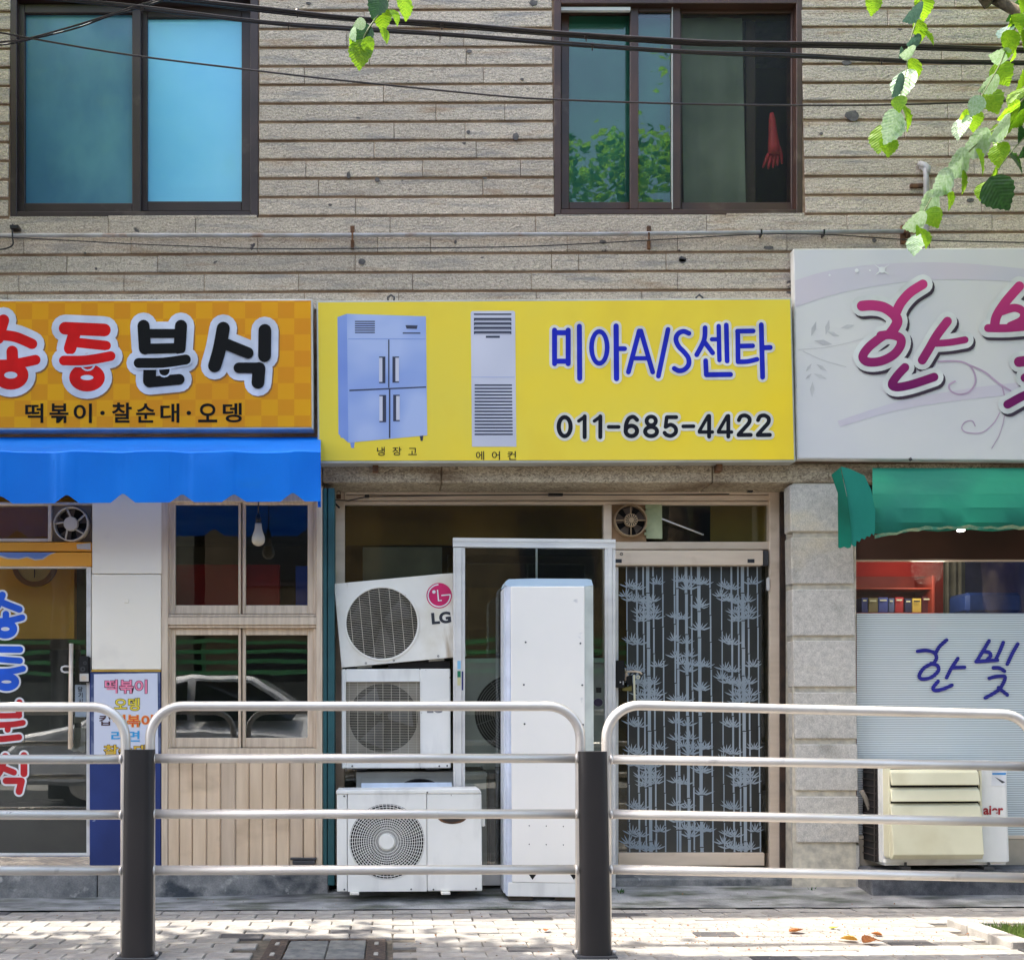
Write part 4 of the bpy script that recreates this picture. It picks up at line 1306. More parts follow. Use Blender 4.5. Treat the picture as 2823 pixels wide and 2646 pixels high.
m_fanw = mat('dusty_fan_plastic', (206, 196, 180), (182, 172, 156), rough=0.55, sc=4)
m_fanb = mat('greasy_fan_plastic', (178, 154, 120), (140, 112, 82), rough=0.6, sc=6)
m_blade = mat('dark_fan_blade', (92, 78, 66), (70, 58, 48), rough=0.6)
fan('exhaust_fan', 'white exhaust fan with curved arms above the snack shop door', 199, 1446, 48, .02, m_fanw, m_blade, 5)

# teal post between the shops
tp = thing('shutter_channel', 'tall dark teal steel channel between the snack shop and the repair shop', 'post', P(905, 2420, -.01))
mb = MB(); mb.pbox(891, 1345, 902, 2420, -.005, .12); mb.pbox(904, 1345, 922, 2440, -.012, .12)
part('channel', mb, m_teal, tp, 0.003)
mb = MB(); mb.pbox(902, 1345, 904, 2420, .01, .02); part('groove', mb, m_dark, tp)

# ------------------------------------------------------------------ middle repair shop front
YF_ = 0.28
sf = one('shopfront', m_beige, bld, [(922, 1350, 950, 2440, YF_, .06), (2122, 1350, 2150, 2412, YF_ - .02, .08), (950, 1352, 2122, 1362, YF_ - .02, .07), (950, 1365, 2122, 1378, YF_ - .01, .06), (950, 1381, 2122, 1390, YF_, .05), (1664, 1390, 1687, 2412, YF_, .06), (1687, 1493, 2122, 1514, YF_, .06), (1687, 1384, 2122, 1387, YF_ + .05, .02)], 0.003, label='beige aluminium frame of the repair shop front')
one('wide_pane', m_glass_d, sf, [(950, 1390, 1664, 2440, YF_ + .03, .006)])
one('transom_pane', m_glass_d, sf, [(1780, 1390, 2122, 1493, YF_ + .03, .006)])
one('fan_board', mat('greasy_board', (190, 158, 118), (150, 118, 84), rough=0.7, sc=5), sf, [(1687, 1390, 1782, 1493, YF_ + .02, .02)])
mb = MB()
mb.pquad([(1781, 1385), (1782, 1484), (1826, 1485), (1825, 1388)], YF_ + .004, .01)
for i in range(6):
    mb.pbox(1778 + rnd.uniform(-3, 3), 1392 + i * 15, 1800, 1400 + i * 15, YF_ + .001, .004)
part('taped_sheet', mb, mat('pale_green_tape', (182, 190, 150), (150, 162, 126), rough=0.7, sc=8, bump=0.6, bsc=22), sf)
one('paper_sheet', mat('yellowed_paper', (206, 176, 96), (150, 142, 96), rough=0.8, sc=1.4), sf, [(1958, 1390, 2118, 1492, YF_ + .05, .003)])
mb = MB(); mb.tube([P(1825, 1430, YF_ - .02), P(1939, 1474, YF_ + .02)], .005, 6); mb.tube([P(1336, 1392, YF_ + .2), P(1410, 1418, YF_ + .2)], .005, 6)
part('prop_rod', mb, m_whitealu, sf)
fan('exhaust_fan', 'brown greasy exhaust fan with a slotted hub above the bamboo door', 1737, 1436, 45, YF_ - .01, m_fanb, m_blade, 4)
# padlock and loose wires on the track
pk = thing('padlock', 'small rusty padlock hanging at the left end of the shutter track', 'padlock', P(933, 1374, .2))
mb = MB(); mb.pbox(927, 1362, 940, 1374, .2, .02); part('body', mb, m_rust, pk, 0.003)
mb = MB(); mb.tube([P(929, 1362, .21), P(929, 1356, .21), P(933, 1352, .21), P(938, 1356, .21), P(938, 1362, .21)], .0025, 6); part('shackle', mb, m_darkgrey, pk)
mb = MB(); mb.tube([P(925, 1378, .2), P(960, 1380, .22), P(1012, 1369, .22), P(1200, 1366, .22), P(1530, 1363, .22), P(1700, 1364, .22), P(2010, 1362, .22)], .0035, 6)
mb.tube([P(922, 1386, .2), P(936, 1400, .2)], .006, 6)
mb.pbox(1005, 1363, 1018, 1371, .2, .02); mb.pbox(1512, 1359, 1552, 1366, .2, .02); mb.pbox(2062, 1347, 2076, 1356, .2, .02)
top('shutter_cable', mb, m_cable, 'thin black wire running along the shutter track over the repair shop', 'wire')

# bamboo door
YD = YF_ - .02
bd = one('door', m_beige, bld, [(1692, 1516, 2104, 1558, YD - .03, .07), (1704, 2350, 2108, 2386, YD, .05)], 0.004, label='glass door with a bamboo pattern')
one('door_stile', m_whitealu, bd, [(1690, 1562, 1705, 2400, YD + .001, .05)], 0.003)
one('header_end', m_darkgrey, bd, [(2104, 1517, 2119, 1559, YD - .01, .05)], 0.003)
mb = MB()
for x in (1695, 2061):
    mb.pbox(x, 1541, x + 19, 1551, YD - .032, .003)
mb.ring(P(1713, 1527, YD - .03), .006, .009, YD - .033, YD - .029, 16)
part('header_label', mb, m_ink, bd)
one('pane', m_glass_g, bd, [(1705, 1558, 2122, 2350, YD + .022, .006)])
one('dark_backing', mat('dark_film', (42, 44, 42), (34, 36, 35), rough=0.4, sc=2, coat=0.3, stain=((56, 60, 58), 2.5, .5, .8, (1, 1, .6))), bd, [(1729, 1558, 2099, 2350, YD + .0209, .001)])
one('edge_gap', mat('mustard_curtain', (150, 116, 46), (108, 92, 40), rough=0.8, sc=6), bd, [(1704, 1558, 1728, 2350, YD + .10, .01)])
mb = MB(); mb.pbox(2116, 1590, 2123, 1628, YD - .02, .03)
part('finger_slot', mb, m_whitealu, bd, 0.006, segs=2)
mb = MB(); Yb = YD + .0205


def culm(xz, w, y0, y1, seg, ph):
    w *= 1.12
    y = y0 - ph
    while y < y1:
        a, b = max(y, y0), min(y + seg - 8, y1)
        if b - a > 6:
            x_ = xz + (y - 735) * .012
            mb.k += 1
            yy = Yb - .00002 * (mb.k % 40)
            mb.poly([P(*R1(x_ - w / 2, a), yy), P(*R1(x_ - w * .42, a + 8), yy), P(*R1(x_ - w * .42 + .1, b - 8), yy), P(*R1(x_ - w / 2 + .3, b), yy), P(*R1(x_ + w / 2 + .3, b), yy), P(*R1(x_ + w * .42, b - 8), yy), P(*R1(x_ + w * .42, a + 8), yy), P(*R1(x_ + w / 2, a), yy)])
        y += seg


def fanleaf(xz, yz, s, tilt=0.0):
    x_ = xz + (yz - 735) * .012
    for i in range(7):
        a = -math.pi / 2 + (i - 3) * .42 + tilt + rnd.uniform(-.08, .08)
        ln = s * 1.28 * rnd.uniform(.75, 1.1) * (1.15 if i in (0, 6) else 1)
        w = ln * .072
        ca, sa = math.cos(a), math.sin(a) * .9
        bx, by = x_, yz + 30
        bend = 8 * (1 if ca > 0 else -1) * abs(ca)
        pts = [(bx, by), (bx + ca * ln * .35 - sa * w, by + sa * ln * .35 + ca * w + abs(bend)), (bx + ca * ln * .7 - sa * w * .7, by + sa * ln * .7 + ca * w * .7 + abs(bend) * .6), (bx + ca * ln, by + sa * ln), (bx + ca * ln * .7 + sa * w * .7, by + sa * ln * .7 - ca * w * .7 + abs(bend) * .6), (bx + ca * ln * .35 + sa * w, by + sa * ln * .35 - ca * w + abs(bend))]
        mb.k += 1
        yy = Yb - .002 - .00003 * (mb.k % 30)
        mb.poly([P(*R1(*p), yy) for p in pts])


Y0z, Y1z = 738, 2976
groupA = [(362, 9, 300, 90), (440, 15, 300, 20), (492, 13, 300, 60), (527, 27, 216, 0), (570, 13, 200, 110), (643, 11, 260, 40)]
groupB = [(735, 13, 230, 0), (757, 19, 210, 30), (828, 23, 320, 100), (868, 13, 250, 20), (926, 27, 205, 50), (1015, 12, 210, 30)]
for dx, gA in ((0, groupA), (742, groupA)):
    for x, w_, seg, ph in gA:
        culm(x + dx, w_, Y0z, Y1z, seg, ph)
for x, w_, seg, ph in groupB:
    culm(x, w_, Y0z, Y1z, seg, ph)
for rep in range(-1, 4):
    o = rep * 645
    for dx in (0, 742):
        for x, y, s in ((600, 850, 62), (385, 870, 60), (440, 890, 62), (352, 945, 62), (400, 980, 66), (450, 985, 66), (500, 1000, 60), (560, 985, 62), (525, 1040, 62), (460, 1075, 62), (575, 1075, 64), (500, 1115, 66), (570, 1120, 68), (470, 1140, 56), (395, 1300, 60), (440, 1320, 64)):
            if Y0z < y + o - 40 and y + o + 30 < Y1z and y + o < 3000:
                fanleaf(x + dx, y + o, s)
    for x, y, s in ((742, 775, 62), (842, 770, 62), (790, 830, 62), (855, 840, 64), (925, 845, 66), (965, 850, 60), (835, 890, 70), (928, 1020, 64), (940, 1035, 60), (735, 1110, 56), (790, 1125, 66), (930, 1205, 66), (730, 1290, 58), (820, 1310, 60)):
        if Y0z < y + o - 40 and y + o + 30 < Y1z:
            fanleaf(x, y + o, s)
part('bamboo_pattern', mb, mat('frosted_bamboo', (164, 174, 180), (146, 158, 166), rough=0.7, sc=3, spec=.25), bd)
dl = thing('digital_lock', 'black digital lock with a beige lever and hanging key on the bamboo door', 'door lock', P(1710, 1894, YD))
mb = MB(); mb.pbox(1697, 1820, 1722, 1895, YD - .045, .04); part('body', mb, m_blackp, dl, 0.005, segs=2)
mb = MB()
mb.tube([P(*K2(690, 655), YD - .03), P(*K2(760, 655), YD - .05), P(*K2(960, 655), YD - .05), P(*K2(1060, 675), YD - .05), P(*K2(1110, 720), YD - .045)], .0055, 8)
part('lever', mb, m_beige, dl)
mb = MB(); mb.pquad([K2(685, 570), K2(690, 900), K2(800, 830), K2(715, 620)], YD - .02, .015); part('lever_plate', mb, m_beige, dl, 0.002)
mb = MB(); mb.pquad([K2(890, 740), K2(905, 1400), K2(955, 1400), K2(940, 740)], YD - .055, .006); part('hanging_strip', mb, m_cream, dl, 0.001)
mb = MB(); mb.ring(P(*K2(1020, 800), YD - .04), .006, .011, YD - .042, YD - .036, 18); part('key_ring', mb, m_cream, dl)
mb = MB(); mb.pquad([K2(720, 780), K2(720, 1000), K2(880, 1000), K2(870, 740)], YD - .03, .02); part('latch_body', mb, m_blackp, dl, 0.004)
mb = MB(); mb.pquad([K2(622, 1090), K2(622, 1150), K2(860, 1160), K2(860, 1010)], YD - .01, .02); part('brass_base', mb, mat('dull_brass', (150, 140, 80), (120, 110, 60), rough=0.5, metal=0.4), dl, 0.004)
mb = MB(); mb.poly([P(*K2(x, y), YD - .0465) for x, y in ((545, 905), (545, 955), (590, 932))]); mb.pbox(1717, 1877, 1719, 1887, YD - .047, .001); part('symbol', mb, m_white, dl)

# ------------------------------------------------------------------ air conditioner units in front of it
def ac_base(t, w, h, d, mm):
    mb = MB()
    mb.box(0, w, .012, d, 0, h)
    return mb


def wires_rect(mb, x0, x1, z0, z1, n, r, y):
    for i in range(n):
        z = z0 + (z1 - z0) * (i + .5) / n
        mb.box(x0, x1, y, y + r, z - r / 2, z + r / 2)


# 1: tilted unit on top of the stack
Y1_ = .03
t = thing('air_conditioner_unit', 'tilted outdoor air conditioner unit with a pink logo, on top of the stack', 'air conditioner', P(942, 1839.5, Y1_), 'outdoor air conditioner units of the repair shop', roty=-math.radians(5.06), local=True)
w_, h_, d_ = .715, .482, .24
mb = MB(); c = (.252, 0, .231); rr = .213
mb.plate_hole(0, w_, 0, h_, 0, c, rr, 64, .06)
mb.box(0, w_, .0605, d_, 0, h_); mb.poly([(0, 0, 0), (0, .06, 0), (0, .06, h_), (0, 0, h_)]); mb.poly([(0, 0, h_), (0, .06, h_), (w_, .06, h_), (w_, 0, h_)]); mb.poly([(0, 0, 0), (w_, 0, 0), (w_, .06, 0), (0, .06, 0)]); mb.poly([(w_, 0, 0), (w_, 0, h_), (w_, .06, h_), (w_, .06, 0)])
part('casing', mb, m_acw, t)
mb = MB(); mb.disc(c, rr * 1.0, rr * 1.0, .056, .0598, 48); part('fan_well', mb, m_dark, t)
mb = MB(); mb.ring(c, rr * .955, rr * 1.015, -.006, .004, 56); part('grille_rim', mb, m_acw, t, 0.002)
mb = MB()
for i in range(41):
    z = -rr * .94 + 2 * rr * .94 * i / 40
    q = math.sqrt(max(0, (rr * .955) ** 2 - z * z))
    mb.box(c[0] - q, c[0] + q, .004, .0075, c[2] + z - .0009, c[2] + z + .0009)
for i in range(7):
    x = -rr * .82 + 1.64 * rr * i / 6
    q = math.sqrt((rr * .955) ** 2 - x * x)
    mb.box(c[0] + x - .0015, c[0] + x + .0015, -.0005, .0035, c[2] - q, c[2] + q)
part('grille', mb, m_wire, t)
for i in range(3):
    a = i * 2.094 + .6
    mb = MB(); mb.prism([(c[0] + rr * r_ * math.cos(a + d), .03 + y_, c[2] + rr * r_ * math.sin(a + d)) for r_, d, y_ in ((.15, -.5, 0), (.85, -.5, -.012), (.9, .25, .012), (.15, .5, .006))], (0, .003, 0)); part('fan_blade', mb, mat('fan_blade_grey', (58, 54, 49), (40, 38, 35), rough=0.5), t)
lc = (.593, 0, .359)
mb = MB(); mb.disc(lc, .073, .073, -.0015, 0.001, 40); part('logo_disc', mb, m_logo, t)
mb = MB()
for i in range(30):
    a0, a1 = math.radians(88 + i * 9.1), math.radians(88 + (i + 1) * 9.1)
    if math.degrees(a1) > 361: break
    mb.poly([(lc[0] + r_ * math.cos(a), -.0024, lc[2] + r_ * math.sin(a)) for r_, a in ((.060, a0), (.067, a0), (.067, a1), (.060, a1))])
mb.box(lc[0] + .012, lc[0] + .064, -.0027, -.002, lc[2] - .004, lc[2] + .003)
mb.box(lc[0] - .010, lc[0] - .003, -.0031, -.0025, lc[2] - .032, lc[2] + .034); mb.box(lc[0] - .003, lc[0] + .013, -.0031, -.0025, lc[2] - .032, lc[2] - .026)
mb.disc((lc[0] - .028, 0, lc[2] + .024), .010, .010, -.0027, -.002, 16)
part('logo_mark', mb, m_white, t)


def local_text(body, x0, x1, z0, z1, y, mm, parent, bold=.03, name='lettering'):
    cu = bpy.data.curves.new('lettering', 'FONT'); cu.body = body; cu.offset = bold
    o = bpy.data.objects.new('lettering', cu); COL.objects.link(o)
    bpy.context.view_layer.update()
    me = bpy.data.meshes.new_from_object(o.evaluated_get(bpy.context.evaluated_depsgraph_get()))
    xa, xb = min(v.co.x for v in me.vertices), max(v.co.x for v in me.vertices)
    ya, yb = min(v.co.y for v in me.vertices), max(v.co.y for v in me.vertices)
    mb = MB(); mb.mesh([(x0 + (v.co.x - xa) / (xb - xa) * (x1 - x0), y, z0 + (v.co.y - ya) / (yb - ya) * (z1 - z0)) for v in me.vertices], [tuple(p.vertices) for p in me.polygons])
    bpy.data.meshes.remove(me); bpy.data.objects.remove(o); bpy.data.curves.remove(cu)
    return part(name, mb, mm, parent)


local_text('LG', .537, .648, .197, .264, -.0016, m_ink, t, .045)
for x, z in ((.14, .012), (.555, .014), (.30, .012)):
    mb = MB(); mb.ring((x, 0, z), .003, .006, -.001, .002, 12); part('screw', mb, m_darkgrey, t)
for x in (.08, .5):
    mb = MB(); mb.box(x, x + .09, .03, .2, -.012, -.0005); part('foot', mb, m_acgrey, t)

# 2: square-grille unit below it
Y2_ = .032
t = thing('air_conditioner_unit', 'white outdoor air conditioner unit with a square wire grille, middle of the stack', 'air conditioner', P(942, 2118, Y2_), 'outdoor air conditioner units of the repair shop', local=True)
w_, h_, d_ = .622, .566, .24
gx0, gx1, gz0, gz1 = .024, .448, .082, .494
mb = MB()
mb.box(0, w_, .06, d_, 0, h_)
mb.box(0, gx0, 0, .0595, 0, h_); mb.box(gx1, w_, 0, .0595, 0, h_); mb.box(gx0, gx1, 0, .0595, 0, gz0); mb.box(gx0, gx1, 0, .0595, gz1, h_)
part('casing', mb, m_acw2, t, 0.005)
mb = MB(); cc = (.238, 0, .288); mb.plate_hole(gx0, gx1, gz0, gz1, .03, cc, .198, 48, .025); part('fan_shroud', mb, mat('shroud_grey', (150, 144, 132), (124, 118, 108), rough=0.6, sc=5), t)
mb = MB(); mb.disc(cc, .2, .2, .054, .0585, 40); part('fan_well', mb, m_dark, t)
mb = MB(); wires_rect(mb, gx0, gx1, gz0, gz1, 44, .0018, .004)
for i in range(9):
    x = gx0 + .02 + i * (gx1 - gx0 - .04) / 8
    mb.box(x - .0010, x + .0010, .0, .0035, gz0, gz1)
part('grille', mb, m_wire, t)
mb = MB(); mb.box(gx0 - .004, gx1 + .004, -.004, .001, gz1, gz1 + .006); mb.box(gx0 - .004, gx0, -.004, .001, gz0, gz1); mb.box(gx1, gx1 + .004, -.004, .001, gz0, gz1); part('grille_rim', mb, m_acw2, t)
for i in range(3):
    a = i * 2.094 + .2
    mb = MB(); mb.prism([(cc[0] + .2 * r_ * math.cos(a + d), .042 + y_, cc[2] + .2 * r_ * math.sin(a + d)) for r_, d, y_ in ((.15, -.5, 0), (.9, -.5, -.008), (.9, .3, .008), (.15, .5, .004))], (0, .003, 0)); part('fan_blade', mb, m_darkgrey, t)
local_text('LG', .487, .574, .314, .372, -.0016, mat('grey_print', (130, 132, 136), rough=0.5), t, .045)
for x in (.06, .48):
    mb = MB(); mb.box(x, x + .08, .02, .2, -.010, -.0005); part('foot', mb, m_darkgrey, t)
for x, z in ((.06, .014), (.6, .014), (.555, .012)):
    mb = MB(); mb.disc((x, 0, z), .005, .005, -.002, .002, 10); part('screw', mb, m_darkgrey, t)
mb = MB(); mb.pbox(1070, 1822, 1240, 1842, .06, .16); mb.pbox(945, 1840, 985, 1844, .06, .16)
top('wedge_board', mb, m_dark, 'dark board wedged under the tilted top air conditioner unit', 'board')

# 3: unit half hidden behind the front one
Y3_ = .10
t = thing('air_conditioner_unit', 'grey-white outdoor unit half hidden behind the lowest front unit of the stack', 'air conditioner', (P(985, 2440, Y3_).x, Y3_, .105), 'outdoor air conditioner units of the repair shop', local=True)
w_ = P(1342, 2200, Y3_).x - P(985, 2200, Y3_).x
h_ = P(985, 2127, Y3_).z - .105
mb = MB(); c = (.36, 0, h_ - .235)
mb.plate_hole(0, w_, 0, h_ - .03, 0, c, .195, 48, .05); mb.box(0, w_, .051, .19, 0, h_ - .03); mb.box(-.004, w_ + .004, -.006, .19, h_ - .0295, h_); mb.box(-.004, .02, -.006, .05, .01, h_ - .03)
part('casing', mb, m_acgrey, t)
mb = MB(); mb.disc(c, .2, .2, .045, .0505, 32); part('fan_well', mb, m_dark, t)
mb = MB()
for i in range(9):
    mb.ring(c, .02 + i * .021, .0235 + i * .021, .002, .006, 40)
part('grille', mb, m_darkgrey, t)
mb = MB(); mb.pquad([(995, 2159), (996, 2174), (1246, 2174), (1244, 2158)], .0, .12)
mb2 = MB(); mb2.pquad([(996, 2158), (996, 2177), (1246, 2175), (1245, 2156)], -.045, .012)
top('white_sheet', mb2, mat('bluish_white_board', (206, 218, 234), rough=0.4), 'pale bluish board standing on edge behind the lowest front unit', 'board')

# 4: unit behind the glazed panel
Y4_ = .06
t = thing('air_conditioner_unit', 'grey outdoor unit with a black round grille seen through the glazed panel', 'air conditioner', (P(1284, 2113, Y4_).x, Y4_, P(1284, 2113, Y4_).z), 'outdoor air conditioner units of the repair shop', local=True)
k = 1 / ppm(Y4_)
w_, h_ = 404 * k, 298 * k
mb = MB(); c = (132 * k, 0, 146 * k)
mb.plate_hole(0, w_, 0, h_ - .03, 0, c, .222, 56, .05); mb.box(0, w_, .051, .2, 0, h_ - .03); mb.box(-.003, w_ + .003, -.006, .2, h_ - .0295, h_)
part('casing', mb, m_acgrey, t)
mb = MB(); mb.disc(c, .226, .226, .045, .0505, 40); part('fan_well', mb, m_dark, t)
mb = MB()
for i in range(15):
    mb.ring(c, .02 + i * .0142, .0245 + i * .0142, .0, .006, 48)
for i in range(10):
    a = i * math.pi / 5
    mb.tube([(c[0] + .02 * math.cos(a), .007, c[2] + .02 * math.sin(a)), (c[0] + .222 * math.cos(a + .3), .007, c[2] + .222 * math.sin(a + .3))], .0025, 5)
part('grille', mb, mat('faded_black_wire', (92, 92, 90), rough=.5), t)
mb = MB(); mb.ring(c, .222, .236, -.003, .002, 48); part('grille_rim', mb, m_acgrey, t)
mb = MB(); lc = (366 * k, 0, (2113 - 1938) * k); mb.disc(lc, .03, .026, -.003, .001, 24); part('logo_disc', mb, mat('purple_print', (64, 34, 96)), t)
mb = MB(); mb.ring(lc, .0265, .029, -.0045, -.002, 24, .87); part('logo_ring', mb, m_white, t)
mb = MB(); mb.box(.385 * 2 - .02, .385 * 2 + .01, -.002, .001, .42, .45); part('label_plate', mb, m_blackp, t)
for x in (.1, .6):
    mb = MB(); mb.box(x, x + .07, .02, .18, -.016, -.0005); part('foot', mb, m_acgrey, t)
mb = MB()
xs0, xs1, zt_ = P(1350, 2120, .1).x, P(1680, 2120, .1).x, P(1284, 2113, Y4_).z - .017
mb.box(xs0 - .02, xs1, .085, .25, zt_ - .02, zt_)
for x in (xs0, xs1 - .03):
    for y in (.09, .22):
        mb.box(x, x + .025, y, y + .025, .06, zt_ - .0205)
top('metal_stand', mb, m_darkgrey, 'dark metal stand carrying the outdoor unit behind the glazed panel', 'stand')

# 5: front unit on the ground
Y5_ = -.25
p = P(929, 2457, Y5_)
t = thing('air_conditioner_unit', 'lowest white outdoor unit in front with a round radial grille and rust below its handle', 'air conditioner', p, 'outdoor air conditioner units of the repair shop', local=True)
k = 1 / ppm(Y5_)
w_, h_, d_ = 397 * k, 275 * k, .22
c = (137 * k, 0, 135 * k); rr = 103 * k
mb = MB()
xl_, xm = 29 * k, 246 * k
mb.plate_hole(xl_ + .001, xm - .001, 0, h_ - .02, 0, c, rr, 64, .05)
part('front_panel', mb, m_acw2, t)
mb = MB(); mb.box(0, xl_ - .001, 0, d_, 0, h_ - .02); part('left_corner_panel', mb, m_acw2, t, 0.004)
mb = MB(); mb.box(xm + .001, w_, 0, d_, 0, h_ - .02); part('side_panel', mb, m_acw2, t, 0.005)
mb = MB(); mb.box(xl_ + .001, xm - .001, .052, d_, 0, h_ - .02); part('casing', mb, m_acw2, t)
mb = MB(); mb.prism([(-.003, -.004, h_ - .0195), (w_ + .002, -.004, h_ - .0195), (w_ - .012, -.004, h_ + .006), (-.003, -.004, h_ + .002)], (0, d_, 0)); part('lid', mb, m_acw2, t, 0.004)
mb = MB(); mb.disc(c, rr, rr, .046, .0515, 48); part('fan_well', mb, m_dark, t)
mb = MB()
radii = [.22, .30, .37, .44, .50, .56, .62, .68, .74, .80, .86, .92, .98]
for q in radii:
    mb.ring(c, rr * q - .0016, rr * q + .0016, -.003, .003, 56)
for i in range(60):
    a = i * math.pi / 30
    tw = .12
    mb.tube([(c[0] + rr * .2 * math.cos(a), .0005, c[2] + rr * .2 * math.sin(a)), (c[0] + rr * .6 * math.cos(a + tw * .5), .0005, c[2] + rr * .6 * math.sin(a + tw * .5)), (c[0] + rr * math.cos(a + tw), .0005, c[2] + rr * math.sin(a + tw))], .0014, 4, False)
part('grille', mb, m_acw2, t)
mb = MB(); mb.disc(c, rr * .215, rr * .215, -.012, .004, 32, .9); part('grille_hub', mb, m_acw2, t)
mb = MB(); hc = ((1245 - 929) * k, 0, (2457 - 2256) * k); mb.disc(hc, .078, .036, -.0015, .001, 32); part('rust_edge', mb, m_rust, t)
mb = MB(); hc2 = (hc[0], 0, hc[2] + .004); mb.disc(hc2, .068, .030, -.0025, -.0005, 32); part('hand_recess', mb, mat('dark_recess', (60, 52, 46), rough=0.8), t)
mb = MB(); mb.box(w_, w_ + .02, .02, .12, h_ - .20, h_ - .12); part('valve_cover', mb, m_acw2, t, 0.006)
for x in (.07, .56):
    mb = MB(); mb.box(x, x + .05, -.03, .2, -.014, -.0005); part('foot', mb, m_acw, t, 0.002)
for x, z in ((.04, .012), (.40, .012), (.52, .01), (.75, .014), (.04, h_ - .03), (.49, h_ - .012)):
    mb = MB(); mb.disc((x, 0, z), .0045, .0045, -.0065, .001, 10); part('screw', mb, m_darkgrey, t)

# glazed white panel leaning on the shop front
gp = thing('glazed_panel', 'white aluminium framed glass panel standing before the repair shop window', 'glass panel', (P(1470, 2440, .0).x, 0.0, .03))
for a in ((1250, 1509, 1282, 2446), (1668, 1509, 1697, 2446)):
    mb = MB(); mb.pbox(a[0], a[1], a[0] + 7, a[3], -.014, .03); mb.pbox(a[0] + 7.3, a[1], a[2] - 9.3, a[3], -.018, .036); mb.pbox(a[2] - 9, a[1], a[2], a[3], -.012, .028)
    part('stile', mb, m_whitealu, gp, 0.001)
mb = MB()
for y0, y1, Y in ((1484, 1493, -.02), (1493.4, 1500, -.016), (1500.4, 1508.6, -.02)):
    mb.pquad([(1249, y0 - 2), (1249, y1 - 2), (1697, y1 + 2.5), (1697, y0 + 2.5)], Y, .036)
part('top_rail', mb, m_whitealu, gp)
mb = MB(); mb.pbox(1282, 2405, 1668, 2440, -.016, .03); part('bottom_rail', mb, m_whitealu, gp, 0.002)
one('pane', m_glass, gp, [(1278, 1506, 1672, 2408, .002, .005)])
one('mullion', m_whitealu, gp, [(1477, 1510, 1482, 1600, .10, .01)])
for y0, y1, c_ in ((1821, 1844, (130, 190, 222)), (1849, 1866, (20, 120, 84)), (1867, 1889, (206, 200, 150))):
    one('sticker', mat('sticker_' + str(y0), c_, c_), gp, [(1261, y0, 1270, y1, -.0205, .002)])
one('sticker', mat('navy_sticker', (44, 44, 110)), gp, [(1272, 1850, 1277, 1902, -.0135, .001)])

# tall standing air conditioner
Y6_ = -.26
t = thing('standing_air_conditioner', 'tall white standing air conditioner turned with its plain back to the street', 'air conditioner', P(1520, 2470, Y6_))
mb = MB()
f = lambda x, y, d=0: P(x, y, Y6_) + Vector((0, d, 0))
mb.hexa([f(1412, 2431), f(1614, 2434), f(1612, 1616), f(1408, 1616)], [f(1412, 2431, .012), f(1614, 2434, .012), f(1612, 1616, .012), f(1408, 1616, .012)])
part('back_panel', mb, mat('smooth_white_metal', (244, 240, 232), (238, 235, 228), rough=0.35, sc=2, stain=((196, 196, 196), 8, 0.7, 0.76, (1, 1, 1))), t, 0.003)
mb = MB()
mb.hexa([f(1391, 2470, .03), f(1640, 2474, .03), f(1638, 1612, .03), f(1391, 1612, .03)], [f(1391, 2470, .22), f(1640, 2474, .22), f(1638, 1612, .22), f(1391, 1612, .22)])
part('casing', mb, mat('cool_white_casing', (220, 224, 230), (210, 216, 222), rough=0.4, sc=2), t, 0.012, segs=2)
mb = MB(); mb.hexa([f(1401, 2470, .006), f(1411.5, 2431, .006), f(1407.5, 1616, .006), f(1396, 1612, .028)], [f(1396, 2470, .04), f(1412, 2431, .04), f(1408, 1616, .04), f(1394, 1612, .05)]); part('left_edge', mb, mat('bluish_white_edge', (208, 216, 232), rough=0.4), t)
mb = MB(); mb.hexa([f(1614.5, 2432, .004), f(1641, 2470, .03), f(1638, 1612, .03), f(1612.5, 1616, .004)], [f(1614.5, 2432, .05), f(1640, 2470, .05), f(1637, 1612, .05), f(1612.5, 1616, .05)]); part('right_edge', mb, mat('creamy_white_edge', (218, 222, 212), rough=0.4), t)
mb = MB(); q = [(1392, 1612), (1396, 1600), (1404, 1595), (1470, 1593), (1620, 1594), (1632, 1596), (1637, 1612), (1612, 1615), (1408, 1615)]
mb.prism([f(x, y, .02) for x, y in reversed(q)], (0, .19, 0)); part('top_cap', mb, mat('pale_blue_cap', (184, 206, 222), (176, 198, 216), rough=0.35, sc=2), t)
mb = MB(); mb.hexa([f(1400, 2470, .002), f(1628, 2474, .002), f(1626, 2434.5, .002), f(1402, 2431.5, .002)], [f(1400, 2470, .03), f(1628, 2474, .03), f(1626, 2434.5, .03), f(1402, 2431.5, .03)]); part('base_panel', mb, m_acw2, t, 0.003)
for x, y in ((1449, 1770), (1600, 1773), (1444, 1887), (1605, 1888), (1446, 1995), (1607, 1997), (1459, 2326), (1506, 2327), (1553, 2328), (1459, 2275), (1506, 2276), (1553, 2277)):
    mb = MB(); r_ = (2.6 if y < 2100 else 1.6) / 507; mb.disc(P(x, y, Y6_), r_, r_, Y6_ - .0025, Y6_ + .001, 10); part('screw', mb, m_darkgrey, t)
for x in (1468, 1582):
    mb = MB(); mb.ppoly([(x - 11, 2402), (x - 10, 2410), (x, 2424), (x + 10, 2410), (x + 11, 2402)], Y6_ - .001); part('notch', mb, m_dark, t)
mb = MB()
for x0, x1 in ((1404, 1470), (1532, 1640)):
    mb.hexa([f(x0, 2482, .02), f(x1, 2482, .02), f(x1, 2471.5, .02), f(x0, 2471.5, .02)], [f(x0, 2482, .2), f(x1, 2482, .2), f(x1, 2471.5, .2), f(x0, 2471.5, .2)])
part('wooden_foot', mb, mat('dark_timber', (84, 74, 62), (60, 52, 44), rough=0.9, sc=14), t)
